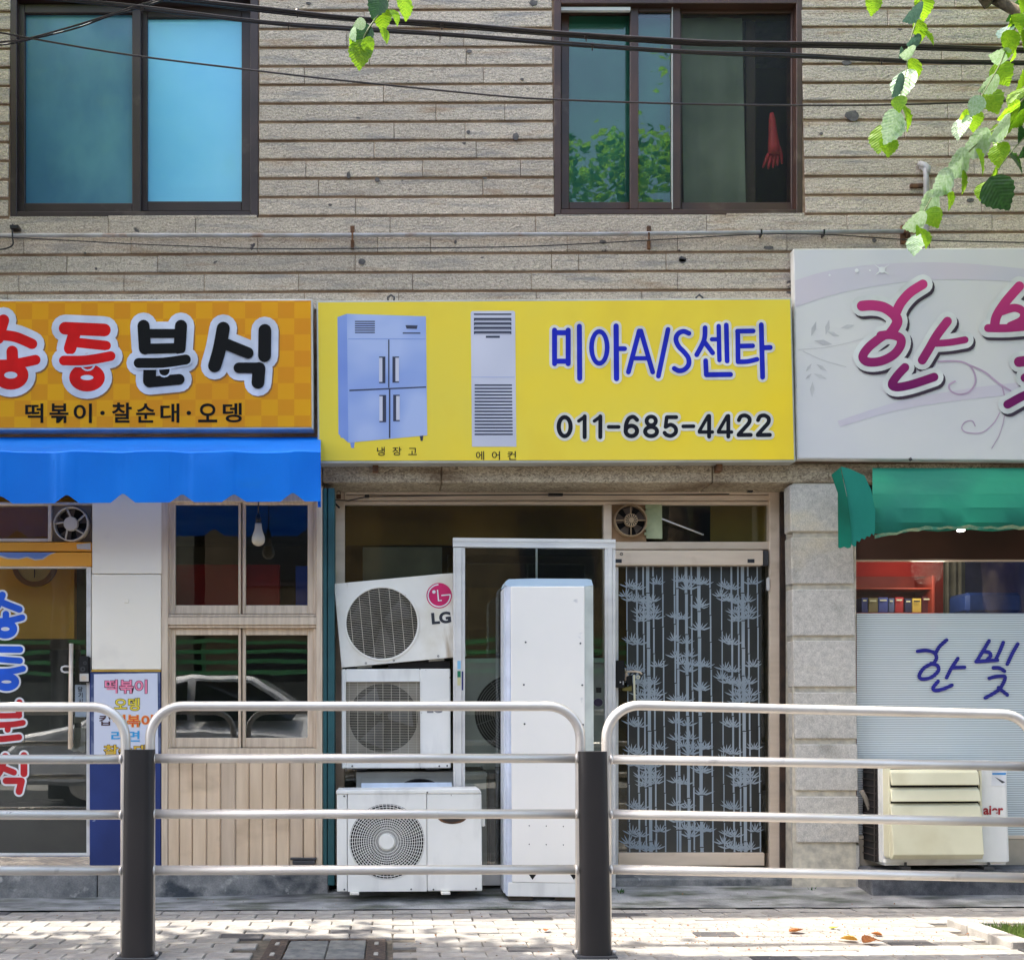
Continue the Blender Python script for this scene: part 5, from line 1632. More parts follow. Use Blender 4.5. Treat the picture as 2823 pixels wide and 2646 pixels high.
one('added_olive_board', mat('added_olive_tint', (168, 138, 78), (128, 106, 58), rough=.8, sc=1.6), bld, [(952, 1360, 1660, 1503, .44, .02)])  # added board, lit by the sky to tint the glass olive-brown
one_b = one('shop_board', mat('blue_grey_board', (160, 164, 178), (140, 144, 160), rough=0.7), bld, [(1000, 1508, 1219, 1640, .36, .02)])
one('box_pile', mat('cardboard_brown', (150, 124, 84), (124, 100, 66), rough=0.9), bld, [(950, 1500, 1000, 1700, .6, .3), (1219, 1508, 1280, 1700, .7, .3), (1290, 1620, 1668, 1800, .9, .3)])

# ------------------------------------------------------------------ right-hand shop
YR = 0.06
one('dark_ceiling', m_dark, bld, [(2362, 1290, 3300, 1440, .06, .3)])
rw = one('shop_window', m_beige, bld, [(2362, 1541, 3300, 1546, YR - .01, .03), (2362, 2303, 3300, 2312, YR - .02, .05)], 0.002)
one('pane', m_glass, rw, [(2362, 1546, 3300, 1690, YR + .02, .005)])


def striped_film():
    m, nt, n, l, b = nodes_of('striped_frosted_film')
    tc = n.new('ShaderNodeTexCoord'); wv = n.new('ShaderNodeTexWave'); wv.wave_type = 'BANDS'; wv.bands_direction = 'Z'
    wv.inputs['Scale'].default_value = 24.5
    l.new(tc.outputs['Object'], wv.inputs['Vector'])
    mr = n.new('ShaderNodeMapRange'); mr.inputs['From Min'].default_value = .35; mr.inputs['From Max'].default_value = .65; mr.inputs['To Min'].default_value = .5; mr.inputs['To Max'].default_value = .94
    l.new(wv.outputs['Fac'], mr.inputs['Value'])
    b.inputs['Base Color'].default_value = lin((216, 224, 222)); b.inputs['Roughness'].default_value = .4
    tr = n.new('ShaderNodeBsdfTransparent'); mx = n.new('ShaderNodeMixShader')
    l.new(mr.outputs[0], mx.inputs[0]); l.new(tr.outputs[0], mx.inputs[1]); l.new(b.outputs[0], mx.inputs[2])
    l.new(mx.outputs[0], n['Material Output'].inputs['Surface'])
    return m


one('frosted_pane', striped_film(), rw, [(2362, 1690.5, 3300, 2303, YR + .018, .004)])
hb = [[(905, 1332), (965, 1326), (1022, 1342), (1040, 1380), (1018, 1420)], [(1112, 1252), (1062, 1298), (1032, 1350)], [(1000, 1420), (1046, 1434), (1052, 1472), (1002, 1518), (935, 1530), (917, 1502), (950, 1452), (1000, 1424)],
      [(1192, 1384), (1145, 1455), (1112, 1520)], [(1150, 1450), (1240, 1446)], [(1052, 1546), (1016, 1592), (1034, 1612), (1090, 1600), (1150, 1574)], [(1415, 1258), (1372, 1330), (1328, 1402)], [(1322, 1406), (1475, 1396)], [(1516, 1270), (1492, 1330), (1462, 1392)], [(1372, 1334), (1415, 1340), (1426, 1366), (1400, 1394)],
      [(1620, 1280), (1580, 1350), (1545, 1424)], [(1445, 1450), (1490, 1452), (1525, 1474)], [(1416, 1525), (1470, 1512), (1530, 1516), (1498, 1590), (1450, 1630), (1388, 1664)], [(1482, 1592), (1545, 1642)]]
mb = MB()
for s in hb:
    mb.stroke(s, 26 / 2.588, YR + .012, fn=R3)
part('lettering', mb, mat('navy_vinyl', (38, 38, 142), rough=0.4), rw)
m_paper = mat('pale_paper', (226, 232, 226), (214, 222, 218), rough=0.7)
for i, (b, lb) in enumerate((((1045, 1140, 1292, 1475), 'pale paper sheet stuck behind the striped glass, left of the central seam'), ((1306, 1140, 1545, 1480), 'pale paper sheet stuck behind the striped glass, right of the central seam'), ((875, 1362, 1230, 1602), 'pale slanted paper sheet stuck behind the purple-blue lettering, lowest of the three'))):
    mb = MB(); a0, a1 = R3(b[0], b[1]), R3(b[2], b[3]); mb.pbox(a0[0], a0[1], a1[0], a1[1], YR + .035 + .004 * i, .002)
    top('paper_sheet', mb, m_paper, lb, 'paper', 'paper sheets behind the striped glass')
one('sill_band', m_dark, bld, [(2366, 2398, 3300, 2408, .0, .1)])
one('beige_sill_wall', mat('beige_sill_wall', (190, 176, 154), (170, 158, 138), rough=0.7), bld, [(2366, 2313, 3300, 2397, YR - .02, .1)])
# interior
one('inner_partition', m_inter_red, bld, [(2210, 1500, 2606, 2300, .62, .05)])
one('inner_partition', mat('violet_wall', (84, 80, 142), (66, 64, 122), rough=0.8), bld, [(2600, 1500, 3300, 2300, .75, .05)], label='violet inner wall')
sh = thing('bookshelf', 'dark red wooden bookshelf inside the right-hand shop window', 'bookshelf', P(2480, 1700, .42))
mb = MB(); a0, a1 = R3(440, 880), R3(1022, 890); mb.pbox(a0[0], a0[1], a1[0], a1[1], .38, .2); part('shelf', mb, mat('red_shelf_wood', (176, 66, 46), (140, 46, 34), rough=0.6, sc=6), sh, 0.002)
mb = MB(); a0, a1 = R3(440, 1056), R3(1022, 1066); mb.pbox(a0[0], a0[1], a1[0], a1[1], .38, .2); part('shelf', mb, bpy.data.materials['red_shelf_wood'], sh, 0.002)
mb = MB(); a0, a1 = R3(1008, 790), R3(1028, 1400); mb.pbox(a0[0], a0[1], a1[0], a1[1], .37, .22); part('upright', mb, bpy.data.materials['red_shelf_wood'], sh, 0.002)
mb = MB(); a0, a1 = R3(440, 800), R3(1008, 1056); mb.pbox(a0[0], a0[1], a1[0], a1[1], .585, .01); part('back_board', mb, mat('shelf_back', (140, 50, 40), (110, 36, 30), rough=0.7), sh)
bk = [(505, 552, 950, (54, 60, 140), 'navy book at the left end of the shelf row'), (555, 622, 952, (140, 124, 84), 'olive brown book beside the navy one at the left end'), (626, 695, 948, (70, 80, 170), 'wide blue book in the middle of the shelf row'), (698, 740, 954, (94, 104, 150), 'thin slate blue book right beside the wide blue one'), (744, 806, 946, (186, 30, 40), 'bright red book in the shelf row'), (814, 864, 956, (48, 44, 86), 'dark indigo book left of the yellow one'), (868, 932, 955, (236, 198, 92), 'yellow book standing on the shelf'), (938, 1004, 940, (92, 26, 40), 'dark maroon book at the right end of the shelf row')]
for x0, x1, y0, c_, lb in bk:
    a0, a1 = R3(x0, y0), R3(x1, 1055)
    b = thing('book', lb, 'book', P((a0[0] + a1[0]) / 2, a1[1], .40), 'books on the shelf behind the window')
    mb = MB(); mb.pbox(a0[0], a0[1], a1[0], a1[1], .40 + rnd.uniform(0, .02), .13); part('cover', mb, mat('book_cover_' + str(x0), c_, tuple(v * .85 for v in c_), rough=0.5), b, 0.002)
    mb = MB(); mb.pbox(a0[0] + 4, a0[1] + 6, a1[0] - 4, a0[1] + 10, .399, .001); part('title_band', mb, m_cream if c_[0] < 200 else m_ink, b)
cu_ = thing('inner_curtain', 'grey folded curtain strip behind the right-hand window', 'curtain', P(2632, 1700, .5))
mb = MB()
for i in range(12):
    a, b = R3(1088 + i * 13, 0)[0], R3(1088 + (i + 1) * 13, 0)[0]
    q = [P(a, 1500, .5 + .02 * math.sin(i * 1.7)), P(b, 1500, .5 + .02 * math.sin((i + 1) * 1.7)), P(b, 1750, .5 + .02 * math.sin((i + 1) * 1.7)), P(a, 1750, .5 + .02 * math.sin(i * 1.7))]
    mb.mesh(q, [(0, 3, 2, 1)], True)
part('cloth', mb, mat('grey_cloth', (140, 132, 120), (110, 104, 94), rough=0.85), cu_)
mb = MB(); mb.pbox(2665, 1632, 2820, 1690, .3, .25)
top('blue_basin', mb, mat('blue_plastic', (60, 90, 170), (44, 70, 140), rough=0.3, coat=0.4), 'blue glossy plastic tub just above the striped glass', 'tub', bevel=0.02)

lamp = thing('ceiling_lamp', 'small lit lamp showing under the green awning edge', 'lamp', P(2650, 1461, .2))
m_lamp, nt_, n_, l_, b_ = nodes_of('lit_lamp')
b_.inputs['Emission Color'].default_value = (1, .93, .8, 1); b_.inputs['Emission Strength'].default_value = 12
mb = MB(); mb.disc(P(2650, 1461, -.26), .020, .007, -.262, -.25, 16); part('diffuser', mb, m_lamp, lamp)
mb = MB(); mb.tube([P(2650, 1461, -.248), P(2650, 1452, -.1), P(2650, 1450, .05)], .006, 6); part('arm', mb, m_darkgrey, lamp)
ld = bpy.data.lights.new('lamp_light', 'POINT'); ld.energy = 1.2; ld.color = (1, .9, .76); ld.shadow_soft_size = .1
lo_ = bpy.data.objects.new('lamp_light', ld); COL.objects.link(lo_); lo_.location = P(2560, 1570, .22)

# outdoor unit with cream louvre cover
YH = -.15
t = thing('louvred_air_conditioner', 'white outdoor unit with a cream slatted cover under the right-hand window', 'air conditioner', P(2600, 2388, YH))
mb = MB(); mb.pquad([(2430, 2098), (2434, 2386), (2787, 2384), (2779, 2098)], YH, .2); part('casing', mb, m_acw2, t, 0.018, segs=3)
mb = MB(); mb.pbox(2412, 2104, 2429.5, 2376, YH + .05, .15); part('coil_side', mb, m_dark, t)
mb = MB()
for i in range(14):
    y = 2110 + i * 19
    mb.pbox(2409, y, 2429.6, y + 2, YH + .047, .15)
for i in range(3):
    mb.pbox(2411 + i * 7, 2104, 2412.5 + i * 7, 2376, YH + .046, .01)
part('coil_wires', mb, m_cable_g, t)
Yc = YH - .09
mb = MB(); mb.pbox(2460, 2118, 2700, 2362, YH - .055, .054); part('slat_gap_shade', mb, m_dark, t)  # dark plate put in for the shade between the slats
for y0, y1, xr_ in ((2120, 2163, 2700), (2170, 2208, 2703), (2214, 2256, 2705)):
    mb = MB()
    a, b, c_ = P(2457, y0, Yc), P(xr_, y1, Yc), P(2457, y0 + 9, Yc)
    mb.prism([(a.x, Yc + .028, a.z), (a.x, Yc + .004, c_.z), (a.x, Yc - .006, b.z), (a.x, Yc + .012, b.z)], (b.x - a.x, 0, 0))
    part('slat', mb, m_cream, t, 0.003)
mb = MB(); a, b, c_ = P(2457, 2262, Yc), P(2709, 2368, Yc), P(2457, 2355, Yc)
mb.prism([(a.x, Yc + .02, a.z), (a.x, Yc - .004, a.z - .008), (a.x, Yc - .018, c_.z), (a.x, Yc + .01, b.z), (a.x, Yc + .03, b.z)], (b.x - a.x, 0, 0)); part('lower_panel', mb, m_cream, t, 0.003)
for x0 in (2449, 2701):
    mb = MB(); mb.pquad([(x0, 2118), (x0 + 3, 2362), (x0 + 9, 2368), (x0 + 6, 2118)], YH - .07, .069); part('cover_cheek', mb, m_cream, t, 0.003)
for y in (2128, 2172, 2345):
    mb = MB(); mb.pbox(2437, y, 2444, y + 22, YH - .008, .01); part('clip', mb, m_whitealu, t, 0.002)
mb = MB()
text_mb(mb, 'aier', R4(1618, 725) + R4(1800, 808), YH - .002, bold=.03)
part('lettering', mb, m_redprint, t)
mb = MB(); q = [R4(1695, 400), R4(1692, 545), R4(1818, 545), R4(1832, 402)]; mb.pquad(q, YH - .0016, .0016); part('sticker', mb, m_white, t)
mb = MB(); mb.ppoly([R4(x, y) for x, y in ((1720, 462), (1818, 512), (1790, 522))], YH - .0025); part('sticker_mark', mb, m_darkgrey, t)
mb = MB(); mb.ppoly([R4(x, y) for x, y in ((1700, 428), (1700, 444), (1822, 446), (1826, 426))], YH - .0025); part('sticker_band', mb, mat('sky_blue_print', (70, 150, 214)), t)
mb = MB(); mb.pquad([R4(880, 380), R4(880, 408), R4(1000, 408), R4(1000, 380)], YH - .0016, .0015); part('blue_label', mb, mat('blue_label', (40, 120, 200)), t)
for x in (2497, 2727):
    mb = MB(); mb.pbox(x - 2, 2376, x + 3, 2394, YH - .006, .01); mb.pbox(x - 14, 2388.5, x + 14, 2397, YH - .01, .18); part('foot', mb, m_darkgrey, t)
mb = MB(); mb.tube([P(*R4(510, 590), -.02), P(*R4(545, 650), -.02), P(*R4(580, 745), -.02), P(*R4(600, 790), .0)], .013, 8)
top('drain_pipe', mb, mat('taped_pipe', (150, 140, 124), (120, 112, 100), rough=0.7, sc=10), 'short taped pipe running from the stone pillar into the louvred unit', 'pipe')

# ------------------------------------------------------------------ pipe, wires and cables
def smooth(px, Y, n=8):
    q = [P(x, y, Y if not isinstance(Y, list) else Y[i]) for i, (x, y) in enumerate(px)]
    out = []
    for i in range(len(q) - 1):
        p0, p1, p2, p3 = q[max(i - 1, 0)], q[i], q[i + 1], q[min(i + 2, len(q) - 1)]
        for k in range(n):
            t = k / n
            out.append(0.5 * ((2 * p1) + (p2 - p0) * t + (2 * p0 - 5 * p1 + 4 * p2 - p3) * t * t + (3 * p1 - p0 - 3 * p2 + p3) * t ** 3))
    return out + [q[-1]]


pp = thing('wall_pipe', 'thin grey pipe running along the wall under the upstairs windows on rusty clips', 'pipe', P(1200, 650, -.03))
mb = MB(); mb.tube([P(-300, 649, -.03), P(800, 649, -.03), P(1600, 646, -.03), P(2494, 638, -.03)], .0115, 10); part('tube', mb, m_pipe, pp)
mb = MB(); mb.tube([P(2491, 638, -.03), P(2502, 640, -.03), P(2504, 655, -.03)], .014, 8); mb.pbox(2486, 620, 2497, 670, -.02, .02); part('elbow', mb, m_rust, pp)
for x in (971, 1789):
    mb = MB(); mb.pbox(x - 5, 622, x + 6, 640, -.012, .012); mb.pbox(x - 4, 662, x + 5, 686, -.014, .014); mb.pbox(x - 2, 640, x + 3, 662, -.045, .006)
    part('clip', mb, m_rust, pp, 0.002)
for x in (2100, 2273):
    mb = MB(); mb.pbox(x - 2, 632, x + 2, 648, -.045, .04); part('clip', mb, m_blackp, pp)
vp = thing('drain_pipe', 'short grey vertical drain pipe with an elbow behind the hanging leaves', 'pipe', P(2550, 630, -.04))
mb = MB(); mb.tube([P(2553, 690, -.05), P(2553, 480, -.05), P(2551, 468, -.045), P(2542, 461, -.02), P(2534, 460, .02)], .0145, 10); part('tube', mb, m_pipe, vp)
mb = MB(); mb.tube([P(2536, 452, -.01), P(2548, 456, -.05), P(2558, 463, -.05), P(2556, 480, -.05)], .017, 10); part('elbow', mb, m_pipe, vp)
mb = MB(); mb.pbox(2512, 506, 2546, 515, -.02, .02); part('clip', mb, m_rust, vp)

mb = MB(); mb.tube(smooth([(-200, 648), (0, 654), (150, 661), (350, 672), (550, 680), (720, 686), (1000, 685), (1400, 681), (1600, 673), (1873, 658), (2100, 646), (2300, 648), (2500, 661), (2823, 669), (3000, 672)], -.05, 4), .0032, 6)
top('wall_wire', mb, m_cable, 'thin black wire sagging along the wall just below the grey pipe', 'wire')
mb = MB(); mb.tube(smooth([(35, 618), (34, 650), (36, 672), (26, 682), (0, 688), (-60, 690)], -.04, 6), .0045, 6); mb.pbox(27, 620, 50, 629, -.05, .05)
top('wire_tail', mb, m_cable, 'short black wire hooking down from a wall clip at the far left', 'wire')

YCB = -0.9
K = ppm(YCB)


def cable(label, strands, ties=()):
    t = thing('overhead_cable', label, 'cable', P(1400, 100, YCB), 'overhead cables crossing the upper wall')
    for off, px_, r, m_ in strands:
        mb = MB(); mb.tube(smooth([(x, y + off) for x, y in px_], YCB + off * .004, 5), r / K, 7)
        part('strand', mb, m_, t)
    for x, y, r in ties:
        mb = MB()
        p_ = P(x, y, YCB)
        mb.tube([p_ - Vector((.008, 0, 0)), p_ + Vector((.008, 0, 0))], r / K, 8); mb.tube([p_, p_ + Vector((0, 0, -.028))], .003, 5)
        part('cable_tie', mb, m_cable_g, t)
    return t


ca = [(60, -46), (330, -18), (502, 0), (700, 22), (950, 50), (1217, 66), (1525, 92), (1890, 115), (2055, 121), (2400, 125), (2823, 139), (3000, 148)]
cb = [(-100, -25), (190, 0), (390, 22), (712, 60), (950, 79), (1227, 95), (1525, 119), (1890, 143), (2207, 155), (2500, 168), (2823, 175), (3000, 181)]
cable('upper thick black cable bundle crossing the top of the wall', [(-4, ca, 3.6, m_cable_g), (1.5, ca, 5.0, m_cable), (6, [(x, y + (2 if i % 2 else 0)) for i, (x, y) in enumerate(ca)], 3.2, m_cable)], [(820, 34, 8), (1218, 68, 8), (1616, 100, 8)])
cable('lower thick black cable bundle just beneath the upper one', [(-4, [(x, y + (1 if i % 2 else -1)) for i, (x, y) in enumerate(cb)], 2.6, m_cable_g), (2, cb, 4.6, m_cable)], [(392, 22, 7), (795, 67, 6), (1213, 96, 6), (1633, 125, 6), (2430, 165, 6)])
cc_ = [(-200, 66), (0, 91), (115, 112), (363, 153), (712, 196), (940, 222), (1351, 263), (1532, 275), (1890, 287), (2207, 291), (2480, 289), (2823, 277), (3000, 270)]
cable('single thin wire sagging across both upstairs windows', [(0, cc_, 2.6, m_cable_g)])
cd = [(-200, 138), (0, 117), (76, 107), (205, 72), (300, 42), (377, 17), (480, -12), (560, -40)]
cable('pair of twisted wires rising across the blue window at top left', [(0, cd, 2.6, m_cable_g), (5, [(x, y + (3 if i % 2 else -1)) for i, (x, y) in enumerate(cd)], 2.4, m_cable)])

# ------------------------------------------------------------------ guard rail along the kerb
YG = -1.48
grl = thing('guard_rail', 'silver tubular guard rail with two dark posts along the kerb', 'guard rail', P(1150, 2624, YG))
kG = 1 / ppm(YG)
RT = 13.6 * kG


def bent(xl, xr, y0, y1, rl=90, rr=90):
    pts = []
    if xl is not None:
        pts += [(xl, 2660), (xl, y0 + rl + 5)] + [(xl + rl - rl * math.cos(a), y0 + rl - rl * math.sin(a)) for a in [math.pi / 2 * i / 12 for i in range(13)]]
    else:
        pts += [(-1500, y0)]
    if xr is not None:
        pts += [(xr - rr + rr * math.sin(a), y1 + rr - rr * math.cos(a)) for a in [math.pi / 2 * i / 12 for i in range(13)]] + [(xr, y1 + rr + 5), (xr, 2660)]
    else:
        pts += [(4400, y1)]
    return [P(x, y, YG) for x, y in pts]


panels = [(None, 346, 1948, 1948, [(2094, 2092), (2246, 2245), (2400, 2398)]), (414, 1600, 1946, 1946, [(2090, 2089.5), (2243, 2243), (2398, 2396)]), (1672, 2850, 1944, 1968, [(2092, 2112), (2243, 2266), (2395, 2419)]), (2935, None, 1972, 2002, [(2118, 2150), (2272, 2304), (2424, 2456)])]
for xl, xr, y0, y1, rails in panels:
    mb = MB(); mb.tube(bent(xl, xr, y0, y1), RT, 14); part('bent_rail', mb, m_silver, grl)
    for ya, yb in rails:
        mb = MB(); mb.tube([P(-1500 if xl is None else xl + 4, ya, YG), P(4400 if xr is None else xr - 4, yb, YG)], RT * .96, 14); [mb.tube([e, e + Vector((sg_ * .012, 0, 0))], [RT * 1.22, RT * .98], 14) for e, sg_ in ([(P(xl + 8, ya, YG), 1)] if xl is not None else []) + ([(P(xr - 8, yb, YG), -1)] if xr is not None else [])]; part('rail', mb, m_silver, grl)
for xt0, xt1, xb0, xb1, yt in ((338, 421, 331, 416, 2066), (1597, 1677, 1603, 1689, 2071), (2852, 2934, 2864, 2950, 2090)):
    mb = MB()
    yb = 2622
    a0, a1, b0, b1 = P(xt0, yt, YG - .05), P(xt1, yt, YG - .05), P(xb0, yb, YG - .05), P(xb1, yb, YG - .05)
    n = 28
    topv, botv = [], []
    for i in range(n):
        a = 2 * math.pi * i / n
        c_, s_ = math.cos(a), math.sin(a)
        ex = math.copysign(abs(c_) ** .55, c_); ey = math.copysign(abs(s_) ** .75, s_)
        for lst, p0, p1 in ((topv, a0, a1), (botv, b0, b1)):
            mid, hw = (p0 + p1) / 2, (p1.x - p0.x) / 2
            lst.append(Vector((mid.x + hw * ex, YG - .01 + .045 * ey, mid.z if lst is topv else 0.0)))
    mb.mesh(botv + topv, [(i, (i + 1) % n, n + (i + 1) % n, n + i) for i in range(n)], True)
    mb.mesh(topv, [tuple(range(n))])
    part('post', mb, m_post, grl)
    mb = MB(); mid = (b0 + b1) / 2; mb.box(mid.x - .085, mid.x + .085, YG - .06, YG + .07, -.005, .010); part('base_plate', mb, m_darkgrey, grl, 0.003)
    for dx in (-.078, .078):
        mb = MB(); mb.tube([(mid.x + dx, YG - .01, .008), (mid.x + dx, YG - .01, .026)], .010, 6); part('bolt', mb, m_silver, grl)

# ------------------------------------------------------------------ trees
def leaf_mat(name, c, c2, tr, rough=.4, spec=.5):
    """Leaf surface with side veins running off the midrib (local x along the leaf, y across)."""
    m = mat(name, c, c2, rough=rough, sc=9, transl=tr, rnd_amt=.16, spec=spec)
    nt = m.node_tree
    n, l = nt.nodes, nt.links

    def math_(op, a, b=None):
        q = n.new('ShaderNodeMath'); q.operation = op
        for i, v in enumerate((a, b)):
            if v is None:
                continue
            if isinstance(v, (int, float)):
                q.inputs[i].default_value = v
            else:
                l.new(v, q.inputs[i])
        return q.outputs[0]
    tc = n.new('ShaderNodeTexCoord'); sp = n.new('ShaderNodeSeparateXYZ'); l.new(tc.outputs['Object'], sp.inputs[0])
    ay = math_('ABSOLUTE', sp.outputs[1])
    ph = math_('MULTIPLY', math_('SUBTRACT', sp.outputs[0], math_('MULTIPLY', ay, .75)), 62.0)
    hgt = math_('SINE', ph)
    rib = math_('MULTIPLY', math_('LESS_THAN', ay, .02), 2.0)
    bp = n.new('ShaderNodeBump'); bp.inputs['Strength'].default_value = .16; bp.inputs['Distance'].default_value = .02
    l.new(math_('ADD', hgt, rib), bp.inputs['Height'])
    for q in n:
        if q.type in ('BSDF_PRINCIPLED', 'BSDF_TRANSLUCENT'):
            l.new(bp.outputs[0], q.inputs['Normal'])
    return m


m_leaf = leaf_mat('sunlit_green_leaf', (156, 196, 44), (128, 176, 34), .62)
m_leaf_p = leaf_mat('sky_sheen_leaf', (186, 208, 176), (150, 184, 130), .25, .3)  # pale base colour carries the sky's glint on glossy leaves
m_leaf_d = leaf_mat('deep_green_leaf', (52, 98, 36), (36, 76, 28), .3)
m_leaf_b = leaf_mat('bluish_green_leaf', (84, 116, 104), (66, 98, 84), .2, .35)
m_twig = mat('twig_bark', (120, 130, 84), (92, 96, 62), rough=.7, sc=20)
m_bark = mat('tree_bark', (112, 98, 82), (72, 62, 52), rough=.9, sc=9, stretch=(3, 3, .6), bump=.8, bsc=20)


def leaf_mesh(mm, seed):
    """Ovate toothed leaf, 1 long (stalk at origin, tip at +X), folded along the midrib and curled."""
    r = random.Random(seed)
    fold, curl, twist = r.uniform(.10, .32), r.uniform(-.25, .35), r.uniform(-.25, .25)
    prof = [(0, .02), (.06, .17), (.16, .30), (.30, .40), (.45, .43), (.60, .38), (.74, .28), (.86, .16), (.94, .07), (1.0, .0)]
    v, f = [], []

    def pos(x, y):
        z = fold * abs(y) - curl * (x - .3) ** 2 + .02 * math.sin(x * 30) * abs(y) / .4 + twist * y * x
        return (x, y, z)
    for x, w in prof:
        v.append(pos(x, 0))
    up, dn = [], []
    for s, lst in ((1, up), (-1, dn)):
        for i, (x, w) in enumerate(prof[:-1]):
            lst.append(len(v)); v.append(pos(x + .012, s * w))
            if 0 < i < len(prof) - 2:
                x2, w2 = prof[i + 1]
                xm = x * .35 + x2 * .65
                lst.append(len(v)); v.append(pos(xm - .02, s * ((w * .35 + w2 * .65) * .94)))
    n = len(prof)
    for lst, flip in ((up, 0), (dn, 1)):
        ed = [lst[0]] + lst[1:] + [n - 1]
        m_ = len(ed)
        for j in range(m_ - 1):
            i0 = min(n - 1, int(j * (n - 1) / (m_ - 1)))
            i1 = min(n - 1, int((j + 1) * (n - 1) / (m_ - 1)))
            q = [i0, i1, ed[j + 1], ed[j]] if i0 != i1 else [i0, ed[j + 1], ed[j]]
            q = [k for i, k in enumerate(q) if k not in q[:i]]
            if len(q) >= 3:
                f.append(tuple(reversed(q)) if flip else tuple(q))
    me = bpy.data.meshes.new('leaf')
    me.from_pydata(v, [], f)
    for p_ in me.polygons:
        p_.use_smooth = True
    me.materials.append(mm)
    me.update()
    return me


LEAFM = {k: [leaf_mesh(m_, 10 * i + j) for j in range(4)] for i, (k, m_) in enumerate((('G', m_leaf), ('P', m_leaf_p), ('D', m_leaf_d), ('B', m_leaf_b)))}
YL = -1.35


def add_leaf(parent, px_, ln, wd, ang, typ, Y):
    """Leaf centred on photo pixel px_, ln x wd pixels, tip pointing ang degrees clockwise from right."""
    a = math.radians(ang)
    k = 1 / ppm(Y)
    d = Vector((math.cos(a), 0, -math.sin(a)))
    s = Vector((-d.z, 0, d.x))
    nrm = d.cross(s)
    L = ln * k
    ratio = min(1.0, wd / ln / .80)
    th = math.acos(max(.12, ratio)) * (1 if typ in 'PB' else -1) * (1 if rnd.random() < .5 else -1)
    s2 = s * math.cos(th) + nrm * math.sin(th)
    n2 = d.cross(s2)
    tl = rnd.uniform(-.3, .3)
    d2 = d * math.cos(tl) + n2 * math.sin(tl)
    n3 = d2.cross(s2)
    o = link_mesh('leaf', rnd.choice(LEAFM[typ]), parent)
    c = P(px_[0], px_[1], Y) - LOCS[parent.name]
    M = Matrix((d2 * L, s2 * L, n3 * L)).transposed()
    base = c - d2 * L * .5
    o.matrix_local = Matrix.Translation(base) @ M.to_4x4()
    if typ in 'PB':
        o['label'] = 'leaf face with sky sheen put into its colour'
    return o


leaves = [(1115, 30, 105, 95, 95, 'G'), (1405, 42, 130, 140, 80, 'G'), (1350, 78, 125, 45, 125, 'B'), (1385, 178, 120, 95, 75, 'G'), (1430, 212, 110, 75, 60, 'G'), (1350, 242, 90, 45, 170, 'B'), (1318, 306, 90, 34, 165, 'P'), (1278, 306, 60, 36, 100, 'B'),
          (1345, 412, 130, 105, 80, 'G'), (1295, 495, 165, 100, 118, 'P'), (1255, 500, 130, 70, 120, 'B'), (1268, 600, 90, 70, 90, 'G'), (1305, 670, 150, 95, 75, 'G'), (1225, 732, 175, 140, 105, 'P'), (1165, 800, 150, 90, 110, 'G'), (1205, 845, 120, 110, 95, 'G'),
          (1862, 428, 135, 110, 60, 'G'), (1785, 490, 115, 70, 140, 'P'), (1805, 590, 135, 110, 65, 'G'), (1710, 612, 105, 100, 110, 'P'), (1700, 692, 112, 100, 85, 'G'), (1628, 735, 130, 60, 118, 'P'), (1645, 665, 60, 40, 120, 'G'),
          (1845, 745, 165, 80, 128, 'P'), (1712, 835, 175, 115, 128, 'P'), (1605, 950, 175, 115, 128, 'P'), (1510, 1060, 160, 115, 118, 'P'), (1438, 1180, 150, 110, 118, 'P'), (1360, 1282, 130, 75, 145, 'P'),
          (1738, 935, 140, 62, 85, 'G'), (1636, 1052, 120, 75, 75, 'G'), (1552, 1142, 120, 85, 80, 'G'), (1466, 1256, 110, 72, 70, 'G'), (1412, 1372, 115, 85, 85, 'G'), (1365, 1412, 110, 75, 105, 'P'), (1375, 1330, 60, 40, 100, 'G'),
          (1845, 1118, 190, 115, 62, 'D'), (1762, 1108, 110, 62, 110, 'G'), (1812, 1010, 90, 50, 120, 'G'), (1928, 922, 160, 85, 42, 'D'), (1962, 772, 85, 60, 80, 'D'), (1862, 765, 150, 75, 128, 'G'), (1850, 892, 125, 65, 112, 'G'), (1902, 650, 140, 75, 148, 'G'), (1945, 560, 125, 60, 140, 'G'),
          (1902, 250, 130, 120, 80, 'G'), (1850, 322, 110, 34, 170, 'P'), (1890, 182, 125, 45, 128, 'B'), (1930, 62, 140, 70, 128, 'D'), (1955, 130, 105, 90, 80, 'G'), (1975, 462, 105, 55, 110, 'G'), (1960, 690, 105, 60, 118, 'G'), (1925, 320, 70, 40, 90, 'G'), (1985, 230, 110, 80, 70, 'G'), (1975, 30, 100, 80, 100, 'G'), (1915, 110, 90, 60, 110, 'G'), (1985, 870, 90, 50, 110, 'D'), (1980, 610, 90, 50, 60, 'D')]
tl = thing('street_tree', 'leafy street tree whose bright green branches hang in from the right', 'tree', (4.3, -1.35, 0))
for x, y, l_, w_, a, ty in leaves:
    add_leaf(tl, C3(x, y), l_ / 2.0926 * 1.2, w_ / 2.0926 * 1.12, a, ty, YL + rnd.uniform(-.10, .10))


def limb(name, pts, rs, mm, parent, Y=YL):
    mb = MB(); mb.tube(smooth([C3(*p) for p in pts], Y, 5), [rs[0] + (rs[1] - rs[0]) * i / (5 * (len(pts) - 1)) for i in range(5 * (len(pts) - 1) + 1)], 6)
    return part(name, mb, mm, parent)


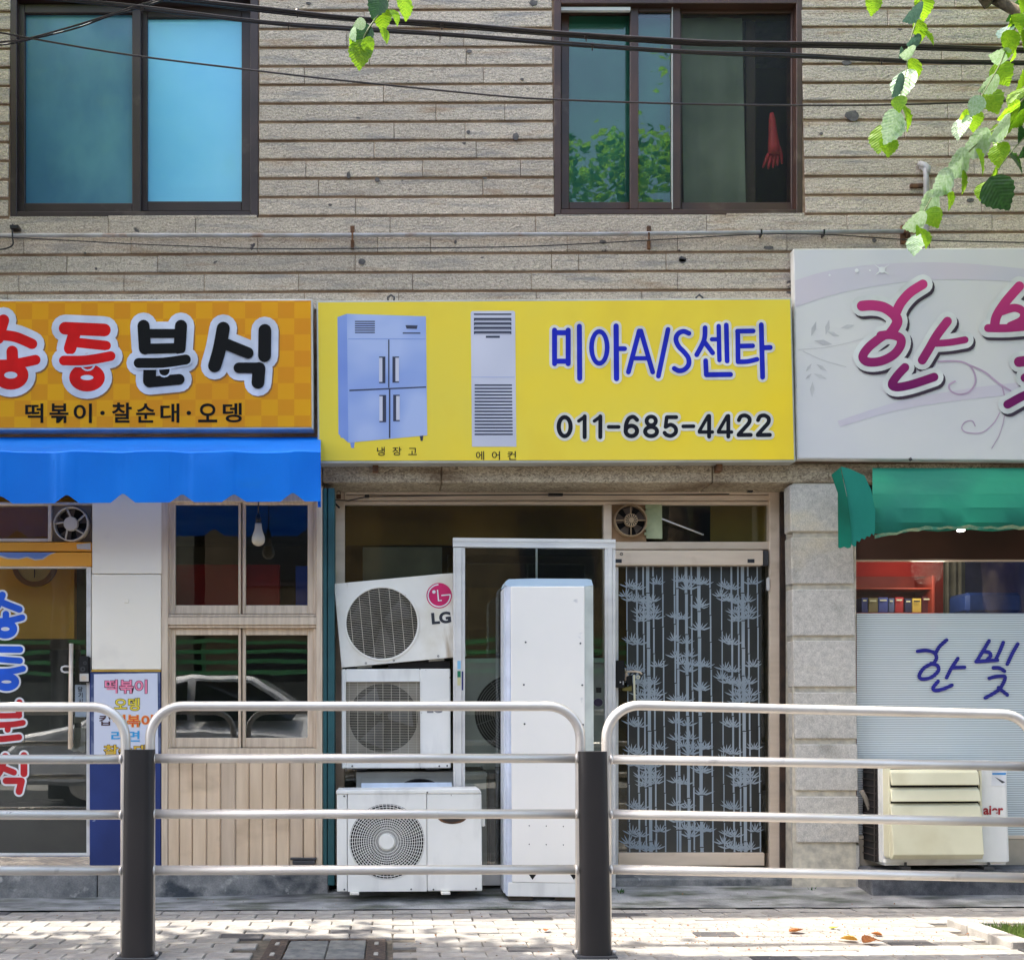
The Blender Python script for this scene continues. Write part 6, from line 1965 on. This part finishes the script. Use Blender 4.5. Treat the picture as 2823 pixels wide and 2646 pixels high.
limb('twig', [(1420, -160), (1400, -20), (1375, 90), (1345, 190), (1320, 280), (1310, 400), (1275, 560), (1240, 680), (1215, 760)], (.004, .0016), m_twig, tl)
limb('twig', [(2250, 300), (2100, 450), (1960, 600), (1850, 720), (1740, 810), (1620, 930), (1530, 1040), (1450, 1150), (1395, 1260), (1375, 1340)], (.006, .0016), m_twig, tl)
limb('twig', [(2060, -60), (1990, 60), (1920, 200), (1860, 350), (1800, 460), (1730, 580), (1690, 660)], (.005, .0016), m_twig, tl)
limb('twig', [(2150, 600), (2020, 760), (1930, 860), (1860, 950), (1800, 1050)], (.004, .0016), m_twig, tl)
mb = MB(); mb.tube([(4.3, -1.13, -.1), (4.28, -1.2, 1.5), (4.34, -1.38, 3.0), (4.2, -1.4, 4.6), (4.1, -1.5, 6.0)], [.15, .12, .11, .08, .04], 12); part('trunk', mb, m_bark, tl)
for pts in ([(4.28, -1.36, 2.6), (3.7, -1.35, 3.4), (3.2, -1.35, 4.0), (2.75, -1.35, 4.25)], [(4.25, -1.4, 3.8), (3.4, -1.9, 4.9), (2.6, -2.2, 5.3)], [(4.25, -1.4, 4.2), (5.0, -1.0, 5.4)], [(2.75, -1.35, 4.25), (2.55, -1.35, 4.5), (1.9, -1.35, 4.55)], [(3.4, -1.35, 3.75), (3.2, -1.35, 3.3), (2.98, -1.35, 2.95)]):
    mb = MB(); mb.tube(pts, [.05 * (1 - .6 * i / (len(pts) - 1)) for i in range(len(pts))], 8); part('limb', mb, m_bark, tl)


def crown(parent, c, r, n, seed, keep=lambda p: True, size=.12):
    q = random.Random(seed)
    mb = MB()
    clumps = []
    while len(clumps) < max(10, n // 90):
        p_ = Vector((q.uniform(-1, 1), q.uniform(-1, 1), q.uniform(-1, 1)))
        if .35 < p_.length < 1:
            clumps.append(Vector((c[0] + p_.x * r[0], c[1] + p_.y * r[1], c[2] + p_.z * r[2])))
    for i in range(n):
        cl = q.choice(clumps)
        p_ = cl + Vector((q.gauss(0, .2), q.gauss(0, .2), q.gauss(0, .16)))
        if not keep(p_):
            continue
        a, b = q.uniform(0, 6.28), q.uniform(-.9, .4)
        d = Vector((math.cos(a) * math.cos(b), math.sin(a) * math.cos(b), math.sin(b)))
        s = d.cross(Vector((q.uniform(-.5, .5), q.uniform(-.5, .5), 1))).normalized()
        nn = d.cross(s)
        l_ = size * q.uniform(.7, 1.2)
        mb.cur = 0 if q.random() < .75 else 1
        m1, m2 = p_ + d * l_ * .45, p_ + d * l_
        mb.mesh([p_, m1 + s * l_ * .38 + nn * .01, m2, m1 - s * l_ * .38 + nn * .01], [(0, 3, 2, 1)])
    o = part('crown', mb, [m_leaf, m_leaf_d], parent)
    o['kind'] = 'stuff'
    return o


def infr(p_):
    """Keeps loose crown leaves out of the space between the lens and the shop fronts."""
    v = R.transposed() @ (p_ - CAM)
    if v.z > -.2:
        return True
    x, y = PX + FL * v.x / -v.z, PY - FL * v.y / -v.z
    return not (-60 < x < W + 14 and -60 < y < H)


crown(tl, (4.4, -1.6, 5.2), (1.7, 1.2, 1.3), 5000, 3, infr)
crown(tl, (3.5, -1.45, 3.9), (.6, .25, .6), 500, 5, infr)

tm = thing('hanging_branch', 'small leafy branch hanging into the top of the picture over the cables', 'branch', (0.0, -1.2, 4.6))
for x, y, l_, w_, a, ty in ((210, 40, 135, 150, 115, 'D'), (362, 38, 150, 95, 72, 'G'), (238, 112, 125, 150, 85, 'G'), (118, 215, 150, 125, 112, 'D'), (112, 312, 155, 135, 95, 'G'), (108, 140, 70, 45, 165, 'P'), (252, 205, 85, 55, 60, 'G'), (75, 200, 80, 40, 80, 'P'), (160, 265, 90, 70, 80, 'G'), (60, 250, 70, 40, 100, 'G'), (310, 100, 90, 60, 60, 'G')):
    add_leaf(tm, C2(x, y), l_ / 2.0926 * 1.15, w_ / 2.0926 * 1.1, a, ty, -1.2 + rnd.uniform(-.05, .05))
mb = MB(); mb.tube(smooth([C2(*p) for p in ((330, -200), (300, -60), (260, 30), (200, 110), (140, 200), (115, 280))], -1.2, 5), .004, 6); part('twig', mb, m_twig, tm)
mb = MB(); mb.tube([(-2.6, -2.0, 5.0), (-1.2, -1.6, 5.0), (-.1, -1.22, 4.75), (.06, -1.2, 4.5)], [.03, .02, .012, .006], 6); part('limb', mb, m_bark, tm)

tk = thing('street_tree', 'second street tree shading the left end of the guard rail, outside the picture', 'tree', (-4.6, -1.9, 0))
mb = MB(); mb.tube([(-4.6, -1.9, -.1), (-4.55, -1.9, 2.0), (-4.4, -2.0, 3.6), (-4.0, -2.1, 5.2)], [.16, .13, .11, .05], 12); part('trunk', mb, m_bark, tk)
for pts in ([(-4.5, -1.95, 3.0), (-3.6, -2.2, 4.2), (-2.4, -2.2, 5.2)], [(-4.4, -2.0, 3.5), (-4.2, -3.0, 4.8)], [(-4.3, -2.0, 3.8), (-3.2, -1.6, 5.0)]):
    mb = MB(); mb.tube(pts, [.06, .04, .02], 8); part('limb', mb, m_bark, tk)
crown(tk, (-3.5, -1.62, 5.4), (2.5, .9, .85), 9000, 9, infr)

# ------------------------------------------------------------------ leaves on the pavement
m_dry = mat('dry_leaf', (176, 112, 60), (128, 76, 40), rough=.7, sc=18, transl=.2)
m_dryy = mat('dry_yellow_leaf', (214, 168, 78), (186, 130, 56), rough=.7, sc=18, transl=.2)
m_yel = mat('yellow_litter', (226, 214, 60), rough=.5)
for (x, y), s, mm, rot, lb in (((2196, 2564), .075, m_dry, .2, 'curled brown dry leaf alone on the sunny paving'), ((2339, 2587), .075, m_dryy, 2.8, 'yellow-brown dry leaf beside another before the dark paver'), ((2398, 2594), .080, m_dry, .3, 'tan curled dry leaf touching a yellow-brown one'), ((2416, 2573), .05, m_dry, 2.6, 'small brown leaf lying on the dark grey paver'), ((2812, 2600), .06, m_dry, .5, 'orange-brown dry leaf on the grass border corner'), ((1508, 2560), .045, m_dry, 1.0, 'reddish dry leaf between the posts on the sunny paving'), ((2300, 2554), .05, m_yel, .1, 'scrap of bright yellow litter on the sunny paving')):
    q = random.Random(int(x)); base = leaf_mesh(mm, int(x))
    for v in base.vertices:
        v.co.z = v.co.z * 1.1 + .25 * (v.co.x - .5) ** 2 + .35 * abs(v.co.y) * (1 if mm != m_yel else .2)
    o = link_mesh('fallen_leaf' if mm != m_yel else 'litter', base)
    p_ = G(x, y, .012)
    o.location = (p_.x - s * .5 * math.cos(rot), p_.y - s * .5 * math.sin(rot), .004)
    o.rotation_euler = (q.uniform(-.2, .2), -.1, rot); o.scale = (s, s * .9, s)
    props(o, lb, 'leaf' if mm != m_yel else 'litter', 'dry leaves on the paving' if mm != m_yel else None)

# ------------------------------------------------------------------ the other side of the street (seen only in reflections)
m_brick2 = mat('tan_render', (104, 86, 62), (86, 72, 52), rough=.9, sc=4, bump=.2)
m_cream2 = mat('brown_render', (100, 96, 80), (84, 80, 66), rough=.9, sc=4)
for x0, x1, h, mm, lb in ((-12, -3.4, 5.6, m_cream2, 'brown two-storey house across the street, outside the picture'), (-3.2, 4.5, 5.4, m_brick2, 'tan house across the street, outside the picture'), (4.8, 14, 6.2, m_cream2, 'taller brown house across the street, outside the picture')):
    t = thing('house', lb, 'house', ((x0 + x1) / 2, -12, 0), 'houses across the street')
    mb = MB(); mb.box(x0, x1, -16, -12, -.2, h); part('wall', mb, mm, t)
    mb = MB(); mb.box(x0 - .2, x1 + .2, -16.2, -11.7, h, h + .2); part('roof', mb, m_concrete, t)
    x = x0 + .6
    while x < x1 - 1.6:
        for z in (.9, 3.3):
            if z + 1.4 < h:
                mb = MB(); mb.box(x, x + 1.3, -12.0 + .001, -11.96, z, z + 1.4); f_ = part('window', mb, m_brownframe, t)
                mb = MB(); mb.box(x + .08, x + 1.22, -11.958, -11.95, z + .08, z + 1.32); part('pane', mb, m_blackp, f_)
        x += 2.4
mb = MB(); mb.box(-30, 30, -11.6, -9.2, -.2, 0); props(part('far_pavement', mb, m_kerb), kind='structure')
fn = thing('fence', 'green horizontal-bar fence across the street, outside the picture', 'fence', (0, -10.6, 0))
m_gf = mat('green_fence_paint', (60, 130, 76), rough=.5)
for z in (1.72, 1.88, 2.04, 2.20):
    mb = MB(); mb.box(-7, 5, -10.62, -10.58, z, z + .06); part('rail', mb, m_gf, fn)
for i in range(7):
    mb = MB(); mb.box(-7 + i * 2, -6.94 + i * 2, -10.66, -10.6, 1.6, 2.26); part('post', mb, m_gf, fn)

car = thing('parked_car', 'white saloon car parked across the street, outside the picture', 'car', (-2.2, -8.2, -.145))
car.scale = (1.2, 1.2, 1.2)
m_car = mat('white_car_paint', (226, 226, 226), rough=.25, coat=.8)
prof = [(-2.2, .28), (-2.22, .62), (-2.0, .80), (-1.45, .92), (-.75, 1.36), (-.3, 1.44), (.35, 1.42), (1.0, 1.02), (1.75, .90), (2.1, .72), (2.15, .3)]
mb = MB()
for s, y0, y1 in ((0, -.88, .88),):
    n = len(prof)
    v = [(x, y0 + (.16 if z > 1.0 else 0), z) for x, z in prof] + [(x, y1 - (.16 if z > 1.0 else 0), z) for x, z in prof]
    v = [(a - 2.2, b - 8.2, c - .145) for a, b, c in v]
    mb.mesh(v, [(i, (i + 1) % n, n + (i + 1) % n, n + i) for i in range(n)] + [tuple(range(n - 1, -1, -1)), tuple(range(n, 2 * n))])
part('body', mb, m_car, car, .04)
m_carg = mat('dark_car_glass', (20, 24, 26), rough=.08)
for y in (.80, -.80):
    for pts in ([(-1.3, .95), (-.72, 1.30), (-.32, 1.37), (-.3, .95)], [(-.22, .95), (-.24, 1.37), (.32, 1.35), (.85, 1.03), (.8, .95)]):
        mb = MB(); sgn = 1 if y > 0 else -1
        mb.prism([(x - 2.2, y - 8.2 + sgn * (.085 if z < 1 else -.035), z - .145) for x, z in pts], (0, -sgn * .02, 0)); part('window', mb, m_carg, car)
for x in (-1.35, 1.35):
    for y in (-.8, .62):
        mb = MB(); mb.disc((x - 2.2, 0, .31 - .145), .31, .31, y - 8.2, y - 8.0, 24); wh = part('wheel', mb, m_blackp, car)
        mb = MB(); yy = (y - 8.205) if y < 0 else (y - 7.985); mb.disc((x - 2.2, 0, .31 - .145), .19, .19, yy, yy + .004, 20); part('rim', mb, m_silver, wh)

mb = MB(); mb.box(-9, 7, -10.9, -10.55, -.2, 1.6)
top('garden_wall', mb, mat('dark_garden_wall', (74, 74, 68), (56, 58, 54), rough=.9, sc=5, bump=.4), 'low dark wall carrying the green fence across the street, outside the picture', 'wall')
mb = MB(); mb.tube([(-4.75, -9.0, -.1), (-4.75, -9.0, 8)], .12, 12)
top('utility_pole', mb, m_darkgrey, 'grey utility pole across the street, outside the picture', 'pole')
ck = thing('wall_clock', 'large round wall clock on the mustard wall behind the snack shop door', 'clock', P(97, 1556, .35))
c = P(97, 1556, .35)
mb = MB(); mb.ring(c, .105, .135, .335, .358, 40); part('rim', mb, mat('clock_rim', (150, 96, 34), rough=.5), ck)
mb = MB(); mb.disc(c, .105, .105, .345, .358, 32); part('face', mb, mat('clock_face', (226, 190, 120), rough=.5), ck)
for a, l_ in ((1.2, .05), (4.7, .08)):
    mb = MB(); mb.tube([(c.x, .342, c.z), (c.x + l_ * math.cos(a), .342, c.z + l_ * math.sin(a))], .003, 5); part('hand', mb, m_ink, ck)

# tall tree across the street (its leaves show in the green window) and grit on the paving
tf = thing('street_tree', 'tall tree across the street whose leaves mirror in the green window, outside the picture', 'tree', (4.4, -9.6, 0))
mb = MB(); mb.tube([(4.4, -9.6, -.2), (4.45, -9.6, 4), (4.3, -9.6, 9)], [.2, .16, .06], 10); part('trunk', mb, m_bark, tf)
crown(tf, (4.4, -9.4, 8.5), (3.0, 1.6, 2.4), 6500, 21, lambda p_: True, .15)
gq = random.Random(4)
mb = MB()
for i in range(900):
    if gq.random() < .7:
        x, Y = gq.gauss(1.75, .55), gq.gauss(-1.05, .22)
    else:
        x, Y = gq.uniform(-2.4, 3), gq.uniform(-1.7, .0)
    if Y > .02 or (PIT[0] < x and Y < PIT[3]):
        continue
    z = max(.0, apron_z(x, Y) - .001 if Y > -.36 else 0)
    r_ = gq.uniform(.0015, .006)
    a = gq.uniform(0, 3)
    v = [(x + r_ * math.cos(a + k * 1.57) * gq.uniform(.7, 1.4), Y + r_ * math.sin(a + k * 1.57), z) for k in range(4)] + [(x, Y, z + r_ * gq.uniform(.6, 1))]
    mb.cur = 0 if gq.random() < .6 else 1
    mb.mesh(v, [(0, 1, 4), (1, 2, 4), (2, 3, 4), (3, 0, 4)])
props(part('grit', mb, [mat('grit', (150, 140, 124), (110, 100, 88), rough=.95, sc=20), m_dry]), 'fine grit and crumbs of dry leaf strewn over the paving', 'grit', kind='stuff')
wq = random.Random(8)
for i, (px_, py_, lb) in enumerate(((905, 2452, 'tiny weed at the foot of the teal steel channel'), (1712, 2468, 'tiny weed on the mossy apron just right of the right-hand post'), (2240, 2462, 'tiny weed at the foot of the stone pillar'))):
    p_ = G(px_, py_, .02)
    t = thing('weed', lb, 'plant', p_)
    mb = MB()
    for k_ in range(14):
        a, l_ = wq.uniform(0, 6.28), wq.uniform(.02, .05)
        d = Vector((math.cos(a) * .7, math.sin(a) * .7, .8)) * l_
        sd = Vector((-math.sin(a), math.cos(a), 0)) * .005
        mb.mesh([p_ - sd * .3, p_ + d * .6 - sd, p_ + d, p_ + d * .6 + sd, p_ + sd * .3], [(0, 1, 2, 3, 4)])
    part('leaves', mb, m_leaf_d, t)
